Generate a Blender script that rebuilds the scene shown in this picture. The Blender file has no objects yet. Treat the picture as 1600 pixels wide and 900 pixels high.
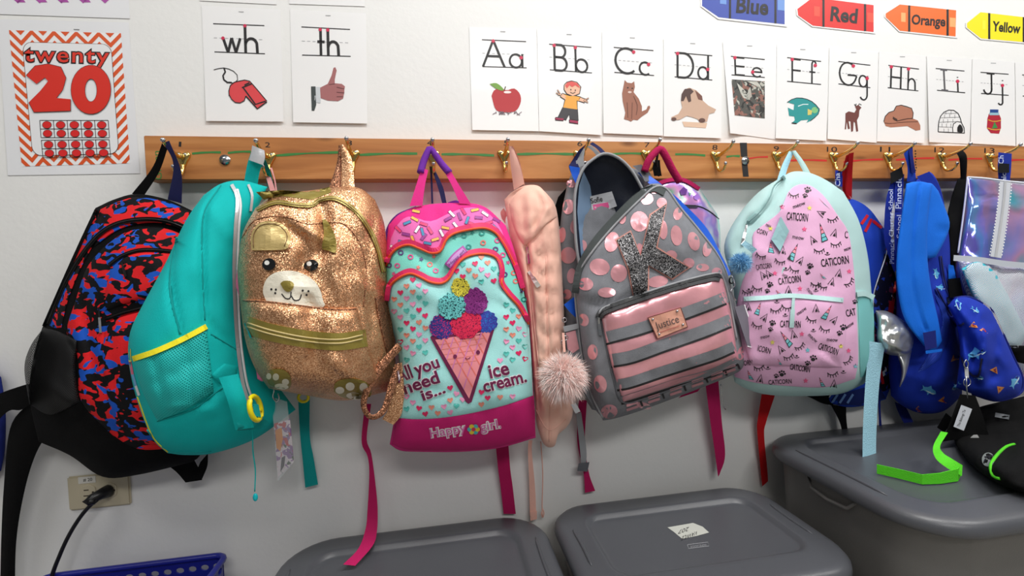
import bpy, bmesh, math, random
from mathutils import Vector, noise as mnoise
from mathutils.bvhtree import BVHTree
from mathutils.geometry import tessellate_polygon
random.seed(7)
sc = bpy.context.scene
COL = sc.collection
# ------------------------------------------------------------------ camera
FPX = 700.0
YAW, PITCH, ROLL = 0.15934, 0.03804, -0.03446
CL = Vector((0.0059, -1.06111, 0.89524))
cyw, syw = math.cos(YAW), math.sin(YAW)
FW = Vector((syw*math.cos(PITCH), cyw*math.cos(PITCH), -math.sin(PITCH)))
R0 = Vector((cyw, -syw, 0)); U0 = R0.cross(FW)
RT = math.cos(ROLL)*R0 + math.sin(ROLL)*U0
UP = -math.sin(ROLL)*R0 + math.cos(ROLL)*U0
cd = bpy.data.cameras.new('camera'); cam = bpy.data.objects.new('camera', cd); COL.objects.link(cam)
from mathutils import Matrix
m = Matrix((RT, UP, -FW)).transposed().to_4x4(); m.translation = CL
cam.matrix_world = m
cd.sensor_width = 36; cd.lens = 36*FPX/1600; cd.clip_start = .01
sc.camera = cam
# ------------------------------------------------------------------ light
w = bpy.data.worlds.new('world'); sc.world = w; w.use_nodes = True
w.node_tree.nodes['Background'].inputs[0].default_value = (.93, .96, 1, 1)
w.node_tree.nodes['Background'].inputs[1].default_value = 0.16
sc.view_settings.view_transform = 'Standard'; sc.view_settings.look = 'None'
sc.view_settings.gamma = 1; sc.view_settings.exposure = 0.0
def area(name, loc, sx, sy, power, col=(1, .985, .965), rot=(0, 0, 0)):
    l = bpy.data.lights.new(name, 'AREA'); l.shape = 'RECTANGLE'; l.size = sx; l.size_y = sy
    l.energy = power; l.color = col
    o = bpy.data.objects.new(name, l); COL.objects.link(o); o.location = loc; o.rotation_euler = rot
    return o
area('ceiling_lamp_light', (.55, -.95, 2.66), 1.2, .3, 33)
area('ceiling_lamp_light', (2.3, -.95, 2.66), 1.2, .3, 28)
area('ceiling_lamp_light', (-1.5, -1.2, 2.66), 1.2, .3, 12)
area('ceiling_lamp_light', (.6, -2.8, 2.66), 1.8, .6, 46)

# ------------------------------------------------------------------ projection helpers
def ray(x, y): return FW + RT*((x-800)/FPX) - UP*((y-450)/FPX)
def P(x, y, d):
    r = ray(x, y); return CL + r*((-d-CL.y)/r.y)
def Pz(x, y, z):
    r = ray(x, y); return CL + r*((z-CL.z)/r.z)
def pxof(p):
    v = p-CL; z = v.dot(FW); return (800+FPX*v.dot(RT)/z, 450-FPX*v.dot(UP)/z)
def call(f, *a): return f(*a) if callable(f) else f
def lin(c):
    return tuple((v/255/12.92) if v <= 10 else ((v/255+.055)/1.055)**2.4 for v in c)
# ------------------------------------------------------------------ curves
def cat(pts, n, smooth=True):
    pts = [tuple(float(c) for c in p) for p in pts]; k = len(pts[0])
    dense = []
    if len(pts) == 2 or not smooth: dense = pts
    else:
        ext = [tuple(2*a-b for a, b in zip(pts[0], pts[1]))]+pts+[tuple(2*a-b for a, b in zip(pts[-1], pts[-2]))]
        for i in range(1, len(ext)-2):
            p0, p1, p2, p3 = ext[i-1:i+3]
            for j in range(10):
                t = j/10
                dense.append(tuple(.5*(2*p1[c]+(p2[c]-p0[c])*t+(2*p0[c]-5*p1[c]+4*p2[c]-p3[c])*t*t+(3*p1[c]-p0[c]-3*p2[c]+p3[c])*t**3) for c in range(k)))
        dense.append(pts[-1])
    L = [0]
    for a, b in zip(dense, dense[1:]): L.append(L[-1]+math.dist(a[:2], b[:2])+1e-9)
    out = []; j = 0
    for i in range(n):
        s = L[-1]*i/(n-1)
        while j < len(dense)-2 and L[j+1] < s: j += 1
        t = (s-L[j])/(L[j+1]-L[j]); t = min(max(t, 0), 1)
        out.append(tuple(a+(b-a)*t for a, b in zip(dense[j], dense[j+1])))
    return out
def ev(pl, t):
    f = t*(len(pl)-1); i = min(int(f), len(pl)-2); f -= i
    return (pl[i][0]+(pl[i+1][0]-pl[i][0])*f, pl[i][1]+(pl[i+1][1]-pl[i][1])*f)
def plen(p): return sum(math.dist(a[:2], b[:2]) for a, b in zip(p, p[1:]))
# ------------------------------------------------------------------ materials
def nn(nt, t, **k):
    n = nt.nodes.new(t)
    for a, b in k.items(): setattr(n, a, b)
    return n
def M(name, col, rough=.75, metal=0, bump=.15, bscale=500, var=.06, vscale=8, sheen=0, coat=0, alpha=1, spec=.5, trans=0):
    m = bpy.data.materials.new(name); m.use_nodes = True; nt = m.node_tree; b = nt.nodes['Principled BSDF']; L = nt.links
    c = lin(col)
    tc = nn(nt, 'ShaderNodeTexCoord')
    if var:
        n = nn(nt, 'ShaderNodeTexNoise'); n.inputs['Scale'].default_value = vscale; n.inputs['Detail'].default_value = 3
        L.new(tc.outputs['Object'], n.inputs['Vector'])
        mx = nn(nt, 'ShaderNodeMix', data_type='RGBA')
        mx.inputs[6].default_value = (*[v*(1-var*1.6) for v in c], 1); mx.inputs[7].default_value = (*[min(1, v*(1+var*1.6)) for v in c], 1)
        L.new(n.outputs[0], mx.inputs[0]); L.new(mx.outputs[2], b.inputs['Base Color'])
    else: b.inputs['Base Color'].default_value = (*c, 1)
    b.inputs['Roughness'].default_value = rough; b.inputs['Metallic'].default_value = metal
    b.inputs['Specular IOR Level'].default_value = spec
    if bump:
        n2 = nn(nt, 'ShaderNodeTexNoise'); n2.inputs['Scale'].default_value = bscale; n2.inputs['Detail'].default_value = 2
        L.new(tc.outputs['Object'], n2.inputs['Vector'])
        bp = nn(nt, 'ShaderNodeBump'); bp.inputs['Strength'].default_value = bump; bp.inputs['Distance'].default_value = .002
        L.new(n2.outputs[0], bp.inputs['Height']); L.new(bp.outputs[0], b.inputs['Normal'])
    if sheen: b.inputs['Sheen Weight'].default_value = sheen
    if coat: b.inputs['Coat Weight'].default_value = coat
    if alpha < 1: b.inputs['Alpha'].default_value = alpha
    if trans: b.inputs['Transmission Weight'].default_value = trans
    return m
def glitter(name, col, dark, rough=.35, metal=.75, scale=420, tilt=.9, lo=.25, hi=.8):
    m = M(name, col, rough, metal, 0, var=0); nt = m.node_tree; b = nt.nodes['Principled BSDF']; L = nt.links
    tc = nn(nt, 'ShaderNodeTexCoord'); v = nn(nt, 'ShaderNodeTexVoronoi'); v.inputs['Scale'].default_value = scale
    L.new(tc.outputs['Object'], v.inputs['Vector'])
    sx = nn(nt, 'ShaderNodeSeparateColor'); L.new(v.outputs['Color'], sx.inputs[0])
    r = nn(nt, 'ShaderNodeValToRGB'); r.color_ramp.elements[0].color = (*lin(dark), 1); r.color_ramp.elements[1].color = (*lin(col), 1)
    r.color_ramp.elements[0].position = lo; r.color_ramp.elements[1].position = hi
    L.new(sx.outputs[0], r.inputs[0]); L.new(r.outputs[0], b.inputs['Base Color'])
    g = nn(nt, 'ShaderNodeNewGeometry')
    s = nn(nt, 'ShaderNodeVectorMath', operation='SUBTRACT'); L.new(v.outputs['Color'], s.inputs[0]); s.inputs[1].default_value = (.5, .5, .5)
    k = nn(nt, 'ShaderNodeVectorMath', operation='SCALE'); L.new(s.outputs[0], k.inputs[0]); k.inputs['Scale'].default_value = tilt
    a = nn(nt, 'ShaderNodeVectorMath', operation='ADD'); L.new(k.outputs[0], a.inputs[0]); L.new(g.outputs['Normal'], a.inputs[1])
    z = nn(nt, 'ShaderNodeVectorMath', operation='NORMALIZE'); L.new(a.outputs[0], z.inputs[0]); L.new(z.outputs[0], b.inputs['Normal'])
    return m
def blobs(name, cols, scale, stretch=(1, 1, 1), rough=.7, metal=0, det=1):
    """hard edged layered print: cols = [base, (colour, threshold, seed) ...]"""
    m = M(name, cols[0], rough, metal, .2, var=0, spec=.25); nt = m.node_tree; b = nt.nodes['Principled BSDF']; L = nt.links
    tc = nn(nt, 'ShaderNodeTexCoord'); prev = None
    for i, (c, th, seed) in enumerate(cols[1:]):
        mp = nn(nt, 'ShaderNodeMapping'); mp.inputs['Scale'].default_value = stretch; mp.inputs['Location'].default_value = (seed, seed*.7, seed*1.3)
        L.new(tc.outputs['Object'], mp.inputs[0])
        n = nn(nt, 'ShaderNodeTexNoise'); n.inputs['Scale'].default_value = scale; n.inputs['Detail'].default_value = det; n.inputs['Distortion'].default_value = .5
        L.new(mp.outputs[0], n.inputs['Vector'])
        gt = nn(nt, 'ShaderNodeMath', operation='GREATER_THAN'); gt.inputs[1].default_value = th; L.new(n.outputs[0], gt.inputs[0])
        mx = nn(nt, 'ShaderNodeMix', data_type='RGBA'); L.new(gt.outputs[0], mx.inputs[0])
        if prev: L.new(prev, mx.inputs[6])
        else: mx.inputs[6].default_value = (*lin(cols[0]), 1)
        mx.inputs[7].default_value = (*lin(c), 1); prev = mx.outputs[2]
    L.new(prev, b.inputs['Base Color'])
    return m
def holo(name, stops, scale=9, rough=.16, metal=.65, face=1.2, nf=.8):
    m = M(name, (200, 200, 220), rough, metal, .1, bscale=30, var=0); nt = m.node_tree; b = nt.nodes['Principled BSDF']; L = nt.links
    tc = nn(nt, 'ShaderNodeTexCoord'); n = nn(nt, 'ShaderNodeTexNoise'); n.inputs['Scale'].default_value = scale; n.inputs['Detail'].default_value = 1
    L.new(tc.outputs['Object'], n.inputs['Vector'])
    lw = nn(nt, 'ShaderNodeLayerWeight'); lw.inputs[0].default_value = .5
    a = nn(nt, 'ShaderNodeMath', operation='MULTIPLY'); a.inputs[1].default_value = face; L.new(lw.outputs['Facing'], a.inputs[0])
    c = nn(nt, 'ShaderNodeMath', operation='MULTIPLY_ADD'); c.inputs[1].default_value = nf; L.new(n.outputs[0], c.inputs[0]); L.new(a.outputs[0], c.inputs[2])
    r = nn(nt, 'ShaderNodeValToRGB'); cr = r.color_ramp
    while len(cr.elements) < len(stops): cr.elements.new(.5)
    for e, (p, cc) in zip(cr.elements, stops): e.position = p; e.color = (*lin(cc), 1)
    L.new(c.outputs[0], r.inputs[0]); L.new(r.outputs[0], b.inputs['Base Color'])
    b.inputs['Coat Weight'].default_value = .8; b.inputs['Coat Roughness'].default_value = .08
    return m
def netmat(name, col, scale=330, fill=.5, rough=.7):
    """woven net: a grid of real see-through holes"""
    m = M(name, col, rough, 0, 0, var=0); nt = m.node_tree; b = nt.nodes['Principled BSDF']; L = nt.links
    tc = nn(nt, 'ShaderNodeTexCoord'); mp = nn(nt, 'ShaderNodeMapping'); mp.inputs['Scale'].default_value = (scale, scale, scale); mp.inputs['Rotation'].default_value = (0, .6, 0)
    L.new(tc.outputs['Object'], mp.inputs[0]); s = nn(nt, 'ShaderNodeSeparateXYZ'); L.new(mp.outputs[0], s.inputs[0])
    f = []
    for k in (0, 2):
        a = nn(nt, 'ShaderNodeMath', operation='FRACT'); L.new(s.outputs[k], a.inputs[0])
        g = nn(nt, 'ShaderNodeMath', operation='LESS_THAN'); L.new(a.outputs[0], g.inputs[0]); g.inputs[1].default_value = fill; f.append(g)
    mx = nn(nt, 'ShaderNodeMath', operation='MAXIMUM'); L.new(f[0].outputs[0], mx.inputs[0]); L.new(f[1].outputs[0], mx.inputs[1])
    L.new(mx.outputs[0], b.inputs['Alpha'])
    return m
# ------------------------------------------------------------------ objects
def tag(o, label=None, cat_=None, group=None, kind=None):
    if label: o['label'] = label
    if cat_: o['category'] = cat_
    if group: o['group'] = group
    if kind: o['kind'] = kind
    return o
def thing(name, label, cat_, loc, group=None):
    o = bpy.data.objects.new(name, None); o.empty_display_size = .02; COL.objects.link(o); o.location = loc
    return tag(o, label, cat_, group)
def wloc(o):
    v = Vector(o.location)
    while o.parent: o = o.parent; v += Vector(o.location)
    return v
def link(name, verts, faces, mats, parent=None, mi=None, smooth=True, base=None, flat=None):
    if flat is not None:
        verts = list(verts); mp_ = {}; ff = []
        for f in faces[flat:]:
            q = []
            for k in f:
                if k not in mp_: mp_[k] = len(verts); verts.append(verts[k])
                q.append(mp_[k])
            ff.append(tuple(q))
        faces = list(faces[:flat])+ff
    me = bpy.data.meshes.new(name)
    off = wloc(parent) if parent else (Vector(base) if base is not None else sum((Vector(v) for v in verts), Vector())/max(1, len(verts)))
    me.from_pydata([tuple(Vector(v)-off) for v in verts], [], faces)
    if not isinstance(mats, (list, tuple)): mats = [mats]
    for q in mats: me.materials.append(q)
    if mi: me.polygons.foreach_set('material_index', mi)
    if smooth: me.polygons.foreach_set('use_smooth', [True]*len(me.polygons))
    if flat is not None:
        for q in me.polygons[flat:]: q.use_smooth = False
    o = bpy.data.objects.new(name, me); COL.objects.link(o)
    if parent: o.parent = parent
    else: o.location = off
    me.update()
    return o
class Surf:
    def __init__(s): s.t = []; s.d = .15
    def add(s, verts, faces): s.t.append(BVHTree.FromPolygons([Vector(v) for v in verts], faces)); return s
    def hit(s, x, y):
        r = ray(x, y).normalized(); best = None
        for t in s.t:
            h = t.ray_cast(CL, r)
            if h[0] is not None and (best is None or h[3] < best[1]): best = (h[0], h[3])
        if best: s.d = best[1]; return best[0]
        q = CL+r*(s.d if s.d > .5 else 1.7)
        for t in s.t[:1]:
            h = t.find_nearest(q)
            if h[0] is not None:
                q = CL + r*(h[0]-CL).dot(r)
                return q if q.y < -.012 or len(s.t) and h[0].y > -.012 else P(x, y, .012)
        return q
def gridfaces(nu, nv, o=0, flip=False):
    f = []
    for j in range(nv-1):
        for i in range(nu-1):
            a = o+j*nu+i; q = (a, a+1, a+nu+1, a+nu); f.append(q[::-1] if flip else q)
    return f
def border(nu, nv): return [i for i in range(nu)]+[j*nu+nu-1 for j in range(1, nv)]+[(nv-1)*nu+i for i in range(nu-2, -1, -1)]+[j*nu for j in range(nv-2, 0, -1)]
def coons(T, R, B, L):
    T = cat(T, 40); R = cat(R, 40); B = cat(B, 40); L = cat(L, 40)
    def f(u, v):
        a = ev(T, u); b = ev(B, u); c = ev(L, v); d = ev(R, v)
        return tuple((1-v)*a[k]+v*b[k]+(1-u)*c[k]+u*d[k]-((1-u)*(1-v)*T[0][k]+u*(1-v)*T[-1][k]+(1-u)*v*B[0][k]+u*v*B[-1][k]) for k in (0, 1))
    return f
def crease_f(creases):
    cs = [(cat(p, 14), a, w) for p, a, w in creases]
    def f(x, y):
        s = 0
        for pl, a, w in cs:
            m = 1e9
            for q, r in zip(pl, pl[1:]):
                dx, dy = r[0]-q[0], r[1]-q[1]; t = ((x-q[0])*dx+(y-q[1])*dy)/(dx*dx+dy*dy+1e-9); t = min(max(t, 0), 1)
                e = (x-q[0]-t*dx)**2+(y-q[1]-t*dy)**2
                if e < m: m = e
            if m < 9*w*w: s += a*math.exp(-m/(w*w))
        return s
    return f
def prof(t, p): return max(0, 1-abs(2*t-1)**p)**.5
def pillow(name, T, R, B, L, rim, bulge, back, mat, parent, surf=None, nu=44, nv=50, p=2.4, creases=(), wr=.004, wsc=14, low=.25, seed=0, shrink=.97):
    """stuffed body: the outline as seen from the room, its own depth rim, a bulged front and a flatter back"""
    f = coons(T, R, B, L); cf = crease_f(creases); V = []
    c0 = f(.5, .5)
    ts = [.5-.5*math.cos(math.pi*i/(nu-1)) for i in range(nu)]; tv = [.5-.5*math.cos(math.pi*i/(nv-1)) for i in range(nv)]
    for v in tv:
        for u in ts:
            x, y = f(u, v); q = prof(u, p)*prof(v, p)
            r0 = P(x, y, .1)
            n = mnoise.noise(Vector((r0.x*wsc+seed, seed*3.1, r0.z*wsc)))*wr*2 + mnoise.noise(Vector((r0.x*wsc*2.7+seed, 5, r0.z*wsc*2.2)))*wr
            d = call(rim, x, y)+q*(bulge*(1-low+2*low*v)+n+cf(x, y))
            V.append(P(x, y, d))
    Fc = gridfaces(nu, nv, 0, True); n0 = len(V); bi = border(nu, nv)
    # back
    for v in tv:
        for u in ts:
            x, y = f(u, v); x = c0[0]+(x-c0[0])*shrink; y = c0[1]+(y-c0[1])*shrink
            r = call(rim, x, y); b = call(back, x, y); q = min(1, prof(u, 2)*prof(v, 2)*1.6)
            V.append(P(x, y, r-.002-(max(r-b, .004)-.002)*q))
    Fc += gridfaces(nu, nv, n0, False)
    for a, b in zip(bi, bi[1:]+bi[:1]): Fc.append((a, b, n0+b, n0+a))
    if surf is not None: surf.add(V[:n0], Fc[:(nu-1)*(nv-1)])
    return link(name, V, Fc, mat, parent)
def patch(name, T, R, B, L, lift, mat, parent, surf, nu=30, nv=30, p=5, creases=(), wr=.0015, wsc=25, low=0, add=True, seed=0, base=.0012):
    """a panel or pocket sewn on to a surface, raised from it by lift"""
    f = coons(T, R, B, L); cf = crease_f(creases); V = []
    ts = [.5-.5*math.cos(math.pi*i/(nu-1)) for i in range(nu)]; tv = [.5-.5*math.cos(math.pi*i/(nv-1)) for i in range(nv)]
    for v in tv:
        for u in ts:
            x, y = f(u, v); h = surf.hit(x, y); q = prof(u, p)*prof(v, p); r = (CL-h).normalized()
            n = mnoise.noise(Vector((h.x*wsc+seed, seed, h.z*wsc)))*wr
            V.append(h+r*(base+q*(lift*(1-low+2*low*v)+n+cf(x, y))))
    n0 = len(V); Fc = gridfaces(nu, nv, 0, True); bi = border(nu, nv)
    nfl = len(Fc)
    for k in bi: V.append(V[k]-(CL-V[k]).normalized()*.006)
    for i in range(len(bi)):
        j = (i+1) % len(bi); Fc.append((bi[i], bi[j], n0+j, n0+i))
    if add: surf.add(V[:n0], Fc[:(nu-1)*(nv-1)])
    return link(name, V, Fc, mat, parent, flat=nfl)
# ------------------------------------------------------------------ things laid on a surface
_tc = {}
def textmesh(s, bold=0.0, spacing=1.0):
    k = (s, bold, spacing)
    if k in _tc: return _tc[k]
    c = bpy.data.curves.new('t', 'FONT'); c.body = s; c.offset = bold; c.space_character = spacing; c.resolution_u = 3; c.size = 1
    o = bpy.data.objects.new('t', c); COL.objects.link(o)
    dg = bpy.context.evaluated_depsgraph_get(); me = o.evaluated_get(dg).to_mesh()
    v = [(a.co.x, a.co.y) for a in me.vertices]; f = [tuple(q.vertices) for q in me.polygons]
    o.evaluated_get(dg).to_mesh_clear(); bpy.data.objects.remove(o); bpy.data.curves.remove(c)
    if v:
        w0 = min(a[0] for a in v); w1 = max(a[0] for a in v)
    else: w0, w1 = 0, 1
    _tc[k] = (v, f, w0, w1); return _tc[k]
class Print:
    def __init__(s, surf, edge=9): s.surf = surf; s.V = []; s.F = []; s.m = []; s.mats = []; s.lv = []; s.edge = edge; s.layer = 0
    def mi(s, mat):
        if mat not in s.mats: s.mats.append(mat)
        return s.mats.index(mat)
    def raw(s, V, F, mat, lay=None):
        bm = bmesh.new(); vs = [bm.verts.new((a[0], a[1], 0)) for a in V]
        for f in F:
            try: bm.faces.new([vs[i] for i in f])
            except Exception: pass
        for it in range(4):
            es = [e for e in bm.edges if e.calc_length() > s.edge*1.5]
            if not es: break
            bmesh.ops.subdivide_edges(bm, edges=es, cuts=1, use_grid_fill=False)
            bmesh.ops.triangulate(bm, faces=[f for f in bm.faces if len(f.verts) > 3])
        o = len(s.V); bm.verts.index_update(); i = s.mi(mat)
        for v in bm.verts: s.V.append((v.co.x, v.co.y)); s.lv.append(s.layer if lay is None else lay)
        for f in bm.faces:
            f.normal_update(); q = [o+v.index for v in f.verts]
            s.F.append(q[::-1] if f.normal.z > 0 else q); s.m.append(i)
        bm.free()
    def poly(s, pts, mat, lay=None, smooth=0):
        if smooth: pts = cat(list(pts)+[pts[0]], smooth)[:-1]
        tri = tessellate_polygon([[Vector((a[0], a[1], 0)) for a in pts]])
        s.raw(pts, tri, mat, lay)
    def disc(s, x, y, rx, ry=None, mat=None, rot=0, n=18, lay=None, jag=0):
        ry = ry or rx; c, q = math.cos(rot), math.sin(rot); pts = []
        for i in range(n):
            a = 2*math.pi*i/n; k = 1+jag*(random.random()-.5)*2; ex, ey = rx*math.cos(a)*k, ry*math.sin(a)*k
            pts.append((x+ex*c-ey*q, y+ex*q+ey*c))
        s.raw(pts+[(x, y)], [(i, (i+1) % n, n) for i in range(n)], mat, lay)
    def stroke(s, pts, wd, mat, lay=None, smooth=True, closed=False, n=None):
        if closed: pts = list(pts)+[pts[0]]
        n = n or max(3, int(plen(pts)/max(3, s.edge*.6))+2)
        if not smooth or len(pts) == 2: c = pts if not smooth else cat(pts, n)
        else: c = cat(pts, n)
        V = []; F = []
        for i, q in enumerate(c):
            a = c[max(0, i-1)]; b = c[min(len(c)-1, i+1)]; dx, dy = b[0]-a[0], b[1]-a[1]; l = math.hypot(dx, dy) or 1
            t = i/(len(c)-1); ww = (wd(t) if callable(wd) else wd)/2; nx, ny = -dy/l*ww, dx/l*ww
            if not smooth and 0 < i < len(c)-1:
                nx *= 1.1; ny *= 1.1
            V += [(q[0]+nx, q[1]+ny), (q[0]-nx, q[1]-ny)]
        for i in range(len(c)-1): F.append((2*i, 2*i+1, 2*i+3, 2*i+2))
        s.raw(V, F, mat, lay)
    def text(s, t, p0, p1, h, mat, bold=.02, lay=None, up=None, spacing=1.0, flip=False):
        """t written from p0 to p1 (pixel ends of its baseline) at capital height h px"""
        v, f, w0, w1 = textmesh(t, bold, spacing)
        dx, dy = p1[0]-p0[0], p1[1]-p0[1]; l = math.hypot(dx, dy); W = w1-w0
        if up is None: up = (dy/l, -dx/l)
        k = h/.70
        V = [(p0[0]+dx*(a-w0)/W+up[0]*b*k, p0[1]+dy*(a-w0)/W+up[1]*b*k) for a, b in v]
        s.raw(V, f, mat, lay)
    def build(s, name, parent, off=.0012, step=.0004, thick=0, label=None, kind=None):
        if not s.V: return None
        W = []
        for (x, y), l in zip(s.V, s.lv):
            h = s.surf.hit(x, y); W.append(h+(CL-h).normalized()*(off+thick+l*step))
        F = [tuple(f) for f in s.F]; mi = list(s.m)
        if thick:
            ec = {}
            for f, m_ in zip(F, mi):
                for a, b in zip(f, f[1:]+f[:1]):
                    k = (min(a, b), max(a, b)); ec[k] = None if k in ec else (a, b, m_)
            nb = {}
            for k, e in ec.items():
                if e is None: continue
                a, b, m_ = e
                for q in (a, b):
                    if q not in nb: nb[q] = len(W); W.append(W[q]-(CL-W[q]).normalized()*(thick+off+.001))
                F.append((b, a, nb[a], nb[b])); mi.append(m_)
        o = link(name, W, F, s.mats, parent, mi, smooth=not thick)
        if label: o['label'] = label
        if kind: o['kind'] = kind
        return o
def seam(name, pts, r, mat, parent, surf, n=None, off=0, smooth=True, label=None):
    """a piping cord or zip run along a surface"""
    n = n or max(6, int(plen(pts)/5)); c = cat(pts, n, smooth)
    pl = []
    for x, y in c: h = surf.hit(x, y); pl.append(h+(CL-h).normalized()*(off+r*.4))
    return tube(name, pl, r, mat, parent, label=label)
def tube(name, pl, r, mat, parent=None, sides=8, label=None, closed=False, base=None):
    pl = [Vector(p) for p in pl]; V = []; F = []; n = len(pl); up = Vector((.13, .9, .41)).normalized()
    for i, p in enumerate(pl):
        if closed: t = pl[(i+1) % n]-pl[i-1]
        else: t = pl[min(n-1, i+1)]-pl[max(0, i-1)]
        t.normalize(); a = t.cross(up)
        if a.length < 1e-3: a = t.cross(Vector((1, 0, 0)))
        a.normalize(); b = t.cross(a); rr = r(i/(n-1)) if callable(r) else r
        for k in range(sides):
            g = 2*math.pi*k/sides; V.append(p+a*math.cos(g)*rr+b*math.sin(g)*rr)
    for i in range(n if closed else n-1):
        for k in range(sides):
            a = i*sides+k; b = i*sides+(k+1) % sides; j = ((i+1) % n)*sides
            F.append((a, b, j+(k+1) % sides, j+k))
    if not closed: F += [tuple(range(sides))[::-1], tuple(range((n-1)*sides, n*sides))]
    o = link(name, V, F, mat, parent, base=base)
    if label: o['label'] = label
    return o
def ribbon(name, L, R, d, mat, parent=None, th=.0016, n=None, smooth=True, bow=.0, label=None, stripes=None):
    """webbing: left and right edges (pixels) with a depth from the wall (d, or a third value per point)"""
    if len(L[0]) == 2:
        L = [(a[0], a[1], call(d, *a)) for a in L]; R = [(a[0], a[1], call(d, *a)) for a in R]
    n = n or max(8, len(L)*6); a = cat(L, n, smooth); b = cat(R, n, smooth); V = []; K = 5
    for s in (0, 1):
        for p, q in zip(a, b):
            for k in range(K):
                t = k/(K-1); x = p[0]+(q[0]-p[0])*t; y = p[1]+(q[1]-p[1])*t; dd = p[2]+(q[2]-p[2])*t+bow*(1-(2*t-1)**2)
                V.append(P(x, y, max(.003, dd)-(0 if s == 0 else th)))
    N = n*K; F = gridfaces(K, n, 0, True)+gridfaces(K, n, N, False); bi = border(K, n)
    for i in range(len(bi)):
        j = (i+1) % len(bi); F.append((bi[i], bi[j], N+bi[j], N+bi[i]))
    o = link(name, V, F, mat, parent, flat=2*(K-1)*(n-1))
    if label: o['label'] = label
    return o
def band(name, C, wd, mat, parent=None, **k):
    """webbing by its centre line (x, y, d) and its width in px (number or list)"""
    n = max(8, len(C)*6); c = cat(C, n); L = []; R = []
    for i, q in enumerate(c):
        a = c[max(0, i-1)]; b = c[min(n-1, i+1)]; dx, dy = b[0]-a[0], b[1]-a[1]; l = math.hypot(dx, dy) or 1
        t = i/(n-1)
        if isinstance(wd, (list, tuple)):
            f = t*(len(wd)-1); j = min(int(f), len(wd)-2); ww = wd[j]+(wd[j+1]-wd[j])*(f-j)
        else: ww = wd
        nx, ny = dy/l*ww/2, -dx/l*ww/2
        L.append((q[0]-nx, q[1]-ny, q[2])); R.append((q[0]+nx, q[1]+ny, q[2]))
    # keep left on the left when it runs downward
    return ribbon(name, R, L, None, mat, parent, n=n, **k)
def boxm(name, lo, hi, mat, parent=None, bev=0, base=None, seg=2):
    bm = bmesh.new(); bmesh.ops.create_cube(bm, size=1)
    for v in bm.verts: v.co = Vector([(lo[k]+hi[k])/2+v.co[k]*(hi[k]-lo[k]) for k in range(3)])
    if bev: bmesh.ops.bevel(bm, geom=bm.edges[:], offset=bev, segments=seg, affect='EDGES')
    bm.verts.index_update(); V = [v.co.copy() for v in bm.verts]; F = [tuple(v.index for v in f.verts) for f in bm.faces]; bm.free()
    return link(name, V, F, mat, parent, smooth=False, base=base)
def ball(name, c, r, mat, parent=None, sx=1, sy=1, sz=1, seg=14):
    V = []; F = []; n = seg; k = seg//2
    V.append(Vector((0, 0, 1)))
    for i in range(1, k):
        for j in range(n):
            a = math.pi*i/k; g = 2*math.pi*j/n; V.append(Vector((math.sin(a)*math.cos(g), math.sin(a)*math.sin(g), math.cos(a))))
    V.append(Vector((0, 0, -1)))
    for j in range(n):
        F.append((0, 1+j, 1+(j+1) % n)); F.append((len(V)-1, 1+(k-2)*n+(j+1) % n, 1+(k-2)*n+j))
        for i in range(k-2): a = 1+i*n; F.append((a+j, a+n+j, a+n+(j+1) % n, a+(j+1) % n))
    return link(name, [Vector(c)+Vector((v.x*r*sx, v.y*r*sy, v.z*r*sz)) for v in V], F, mat, parent)
def ring(name, c, r, t, mat, parent=None, ax=(0, 1, 0), sx=1, sz=1):
    pl = [Vector(c)+Vector((math.cos(a)*r*sx, 0, math.sin(a)*r*sz)) for a in [2*math.pi*i/22 for i in range(22)]]
    return tube(name, pl, t, mat, parent, closed=True)
def fur_ball(root, c, r, mats, n=5200, wd=.0011, droop=.15):
    ball('core', c, r*.62, mats[0], root)
    V = []; F = []; mi = []
    for i in range(n):
        z = random.uniform(-1, 1); g = random.uniform(0, 2*math.pi); s = math.sqrt(1-z*z); d = Vector((s*math.cos(g), s*math.sin(g), z))
        ln = r*random.uniform(.75, 1.12); a = d.cross(Vector((random.random()-.5, random.random()-.5, random.random()-.5)))
        if a.length < 1e-4: continue
        a = a.normalized()*wd; sw = Vector((random.uniform(-.2, .2), random.uniform(-.2, .2), random.uniform(-.2, .2)))*r
        p0 = c+d*r*.5; p1 = c+d*(r*.5+(ln-r*.5)*.6)+sw*.4; p2 = c+d*ln+sw-Vector((0, 0, droop*r*random.random()))
        o = len(V); V += [p0-a, p0+a, p1+a*.7, p1-a*.7, p2]
        F += [(o, o+1, o+2, o+3), (o+3, o+2, o+4)]; k = random.randrange(len(mats)); mi += [k, k]
    f = link('fur', V, F, mats, root, mi); f['kind'] = 'stuff'
    return f
def clip(poly, x0, y0, x1, y1):
    def cl(ps, ins, itx):
        o = []
        for a, b in zip(ps, ps[1:]+ps[:1]):
            ia, ib = ins(a), ins(b)
            if ia: o.append(a)
            if ia != ib: o.append(itx(a, b))
        return o
    def X(c): return lambda a, b: (c, a[1]+(b[1]-a[1])*(c-a[0])/(b[0]-a[0]))
    def Y(c): return lambda a, b: (a[0]+(b[0]-a[0])*(c-a[1])/(b[1]-a[1]), c)
    for ins, itx in ((lambda p: p[0] >= x0, X(x0)), (lambda p: p[0] <= x1, X(x1)), (lambda p: p[1] >= y0, Y(y0)), (lambda p: p[1] <= y1, Y(y1))):
        if poly: poly = cl(poly, ins, itx)
    return poly
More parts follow.
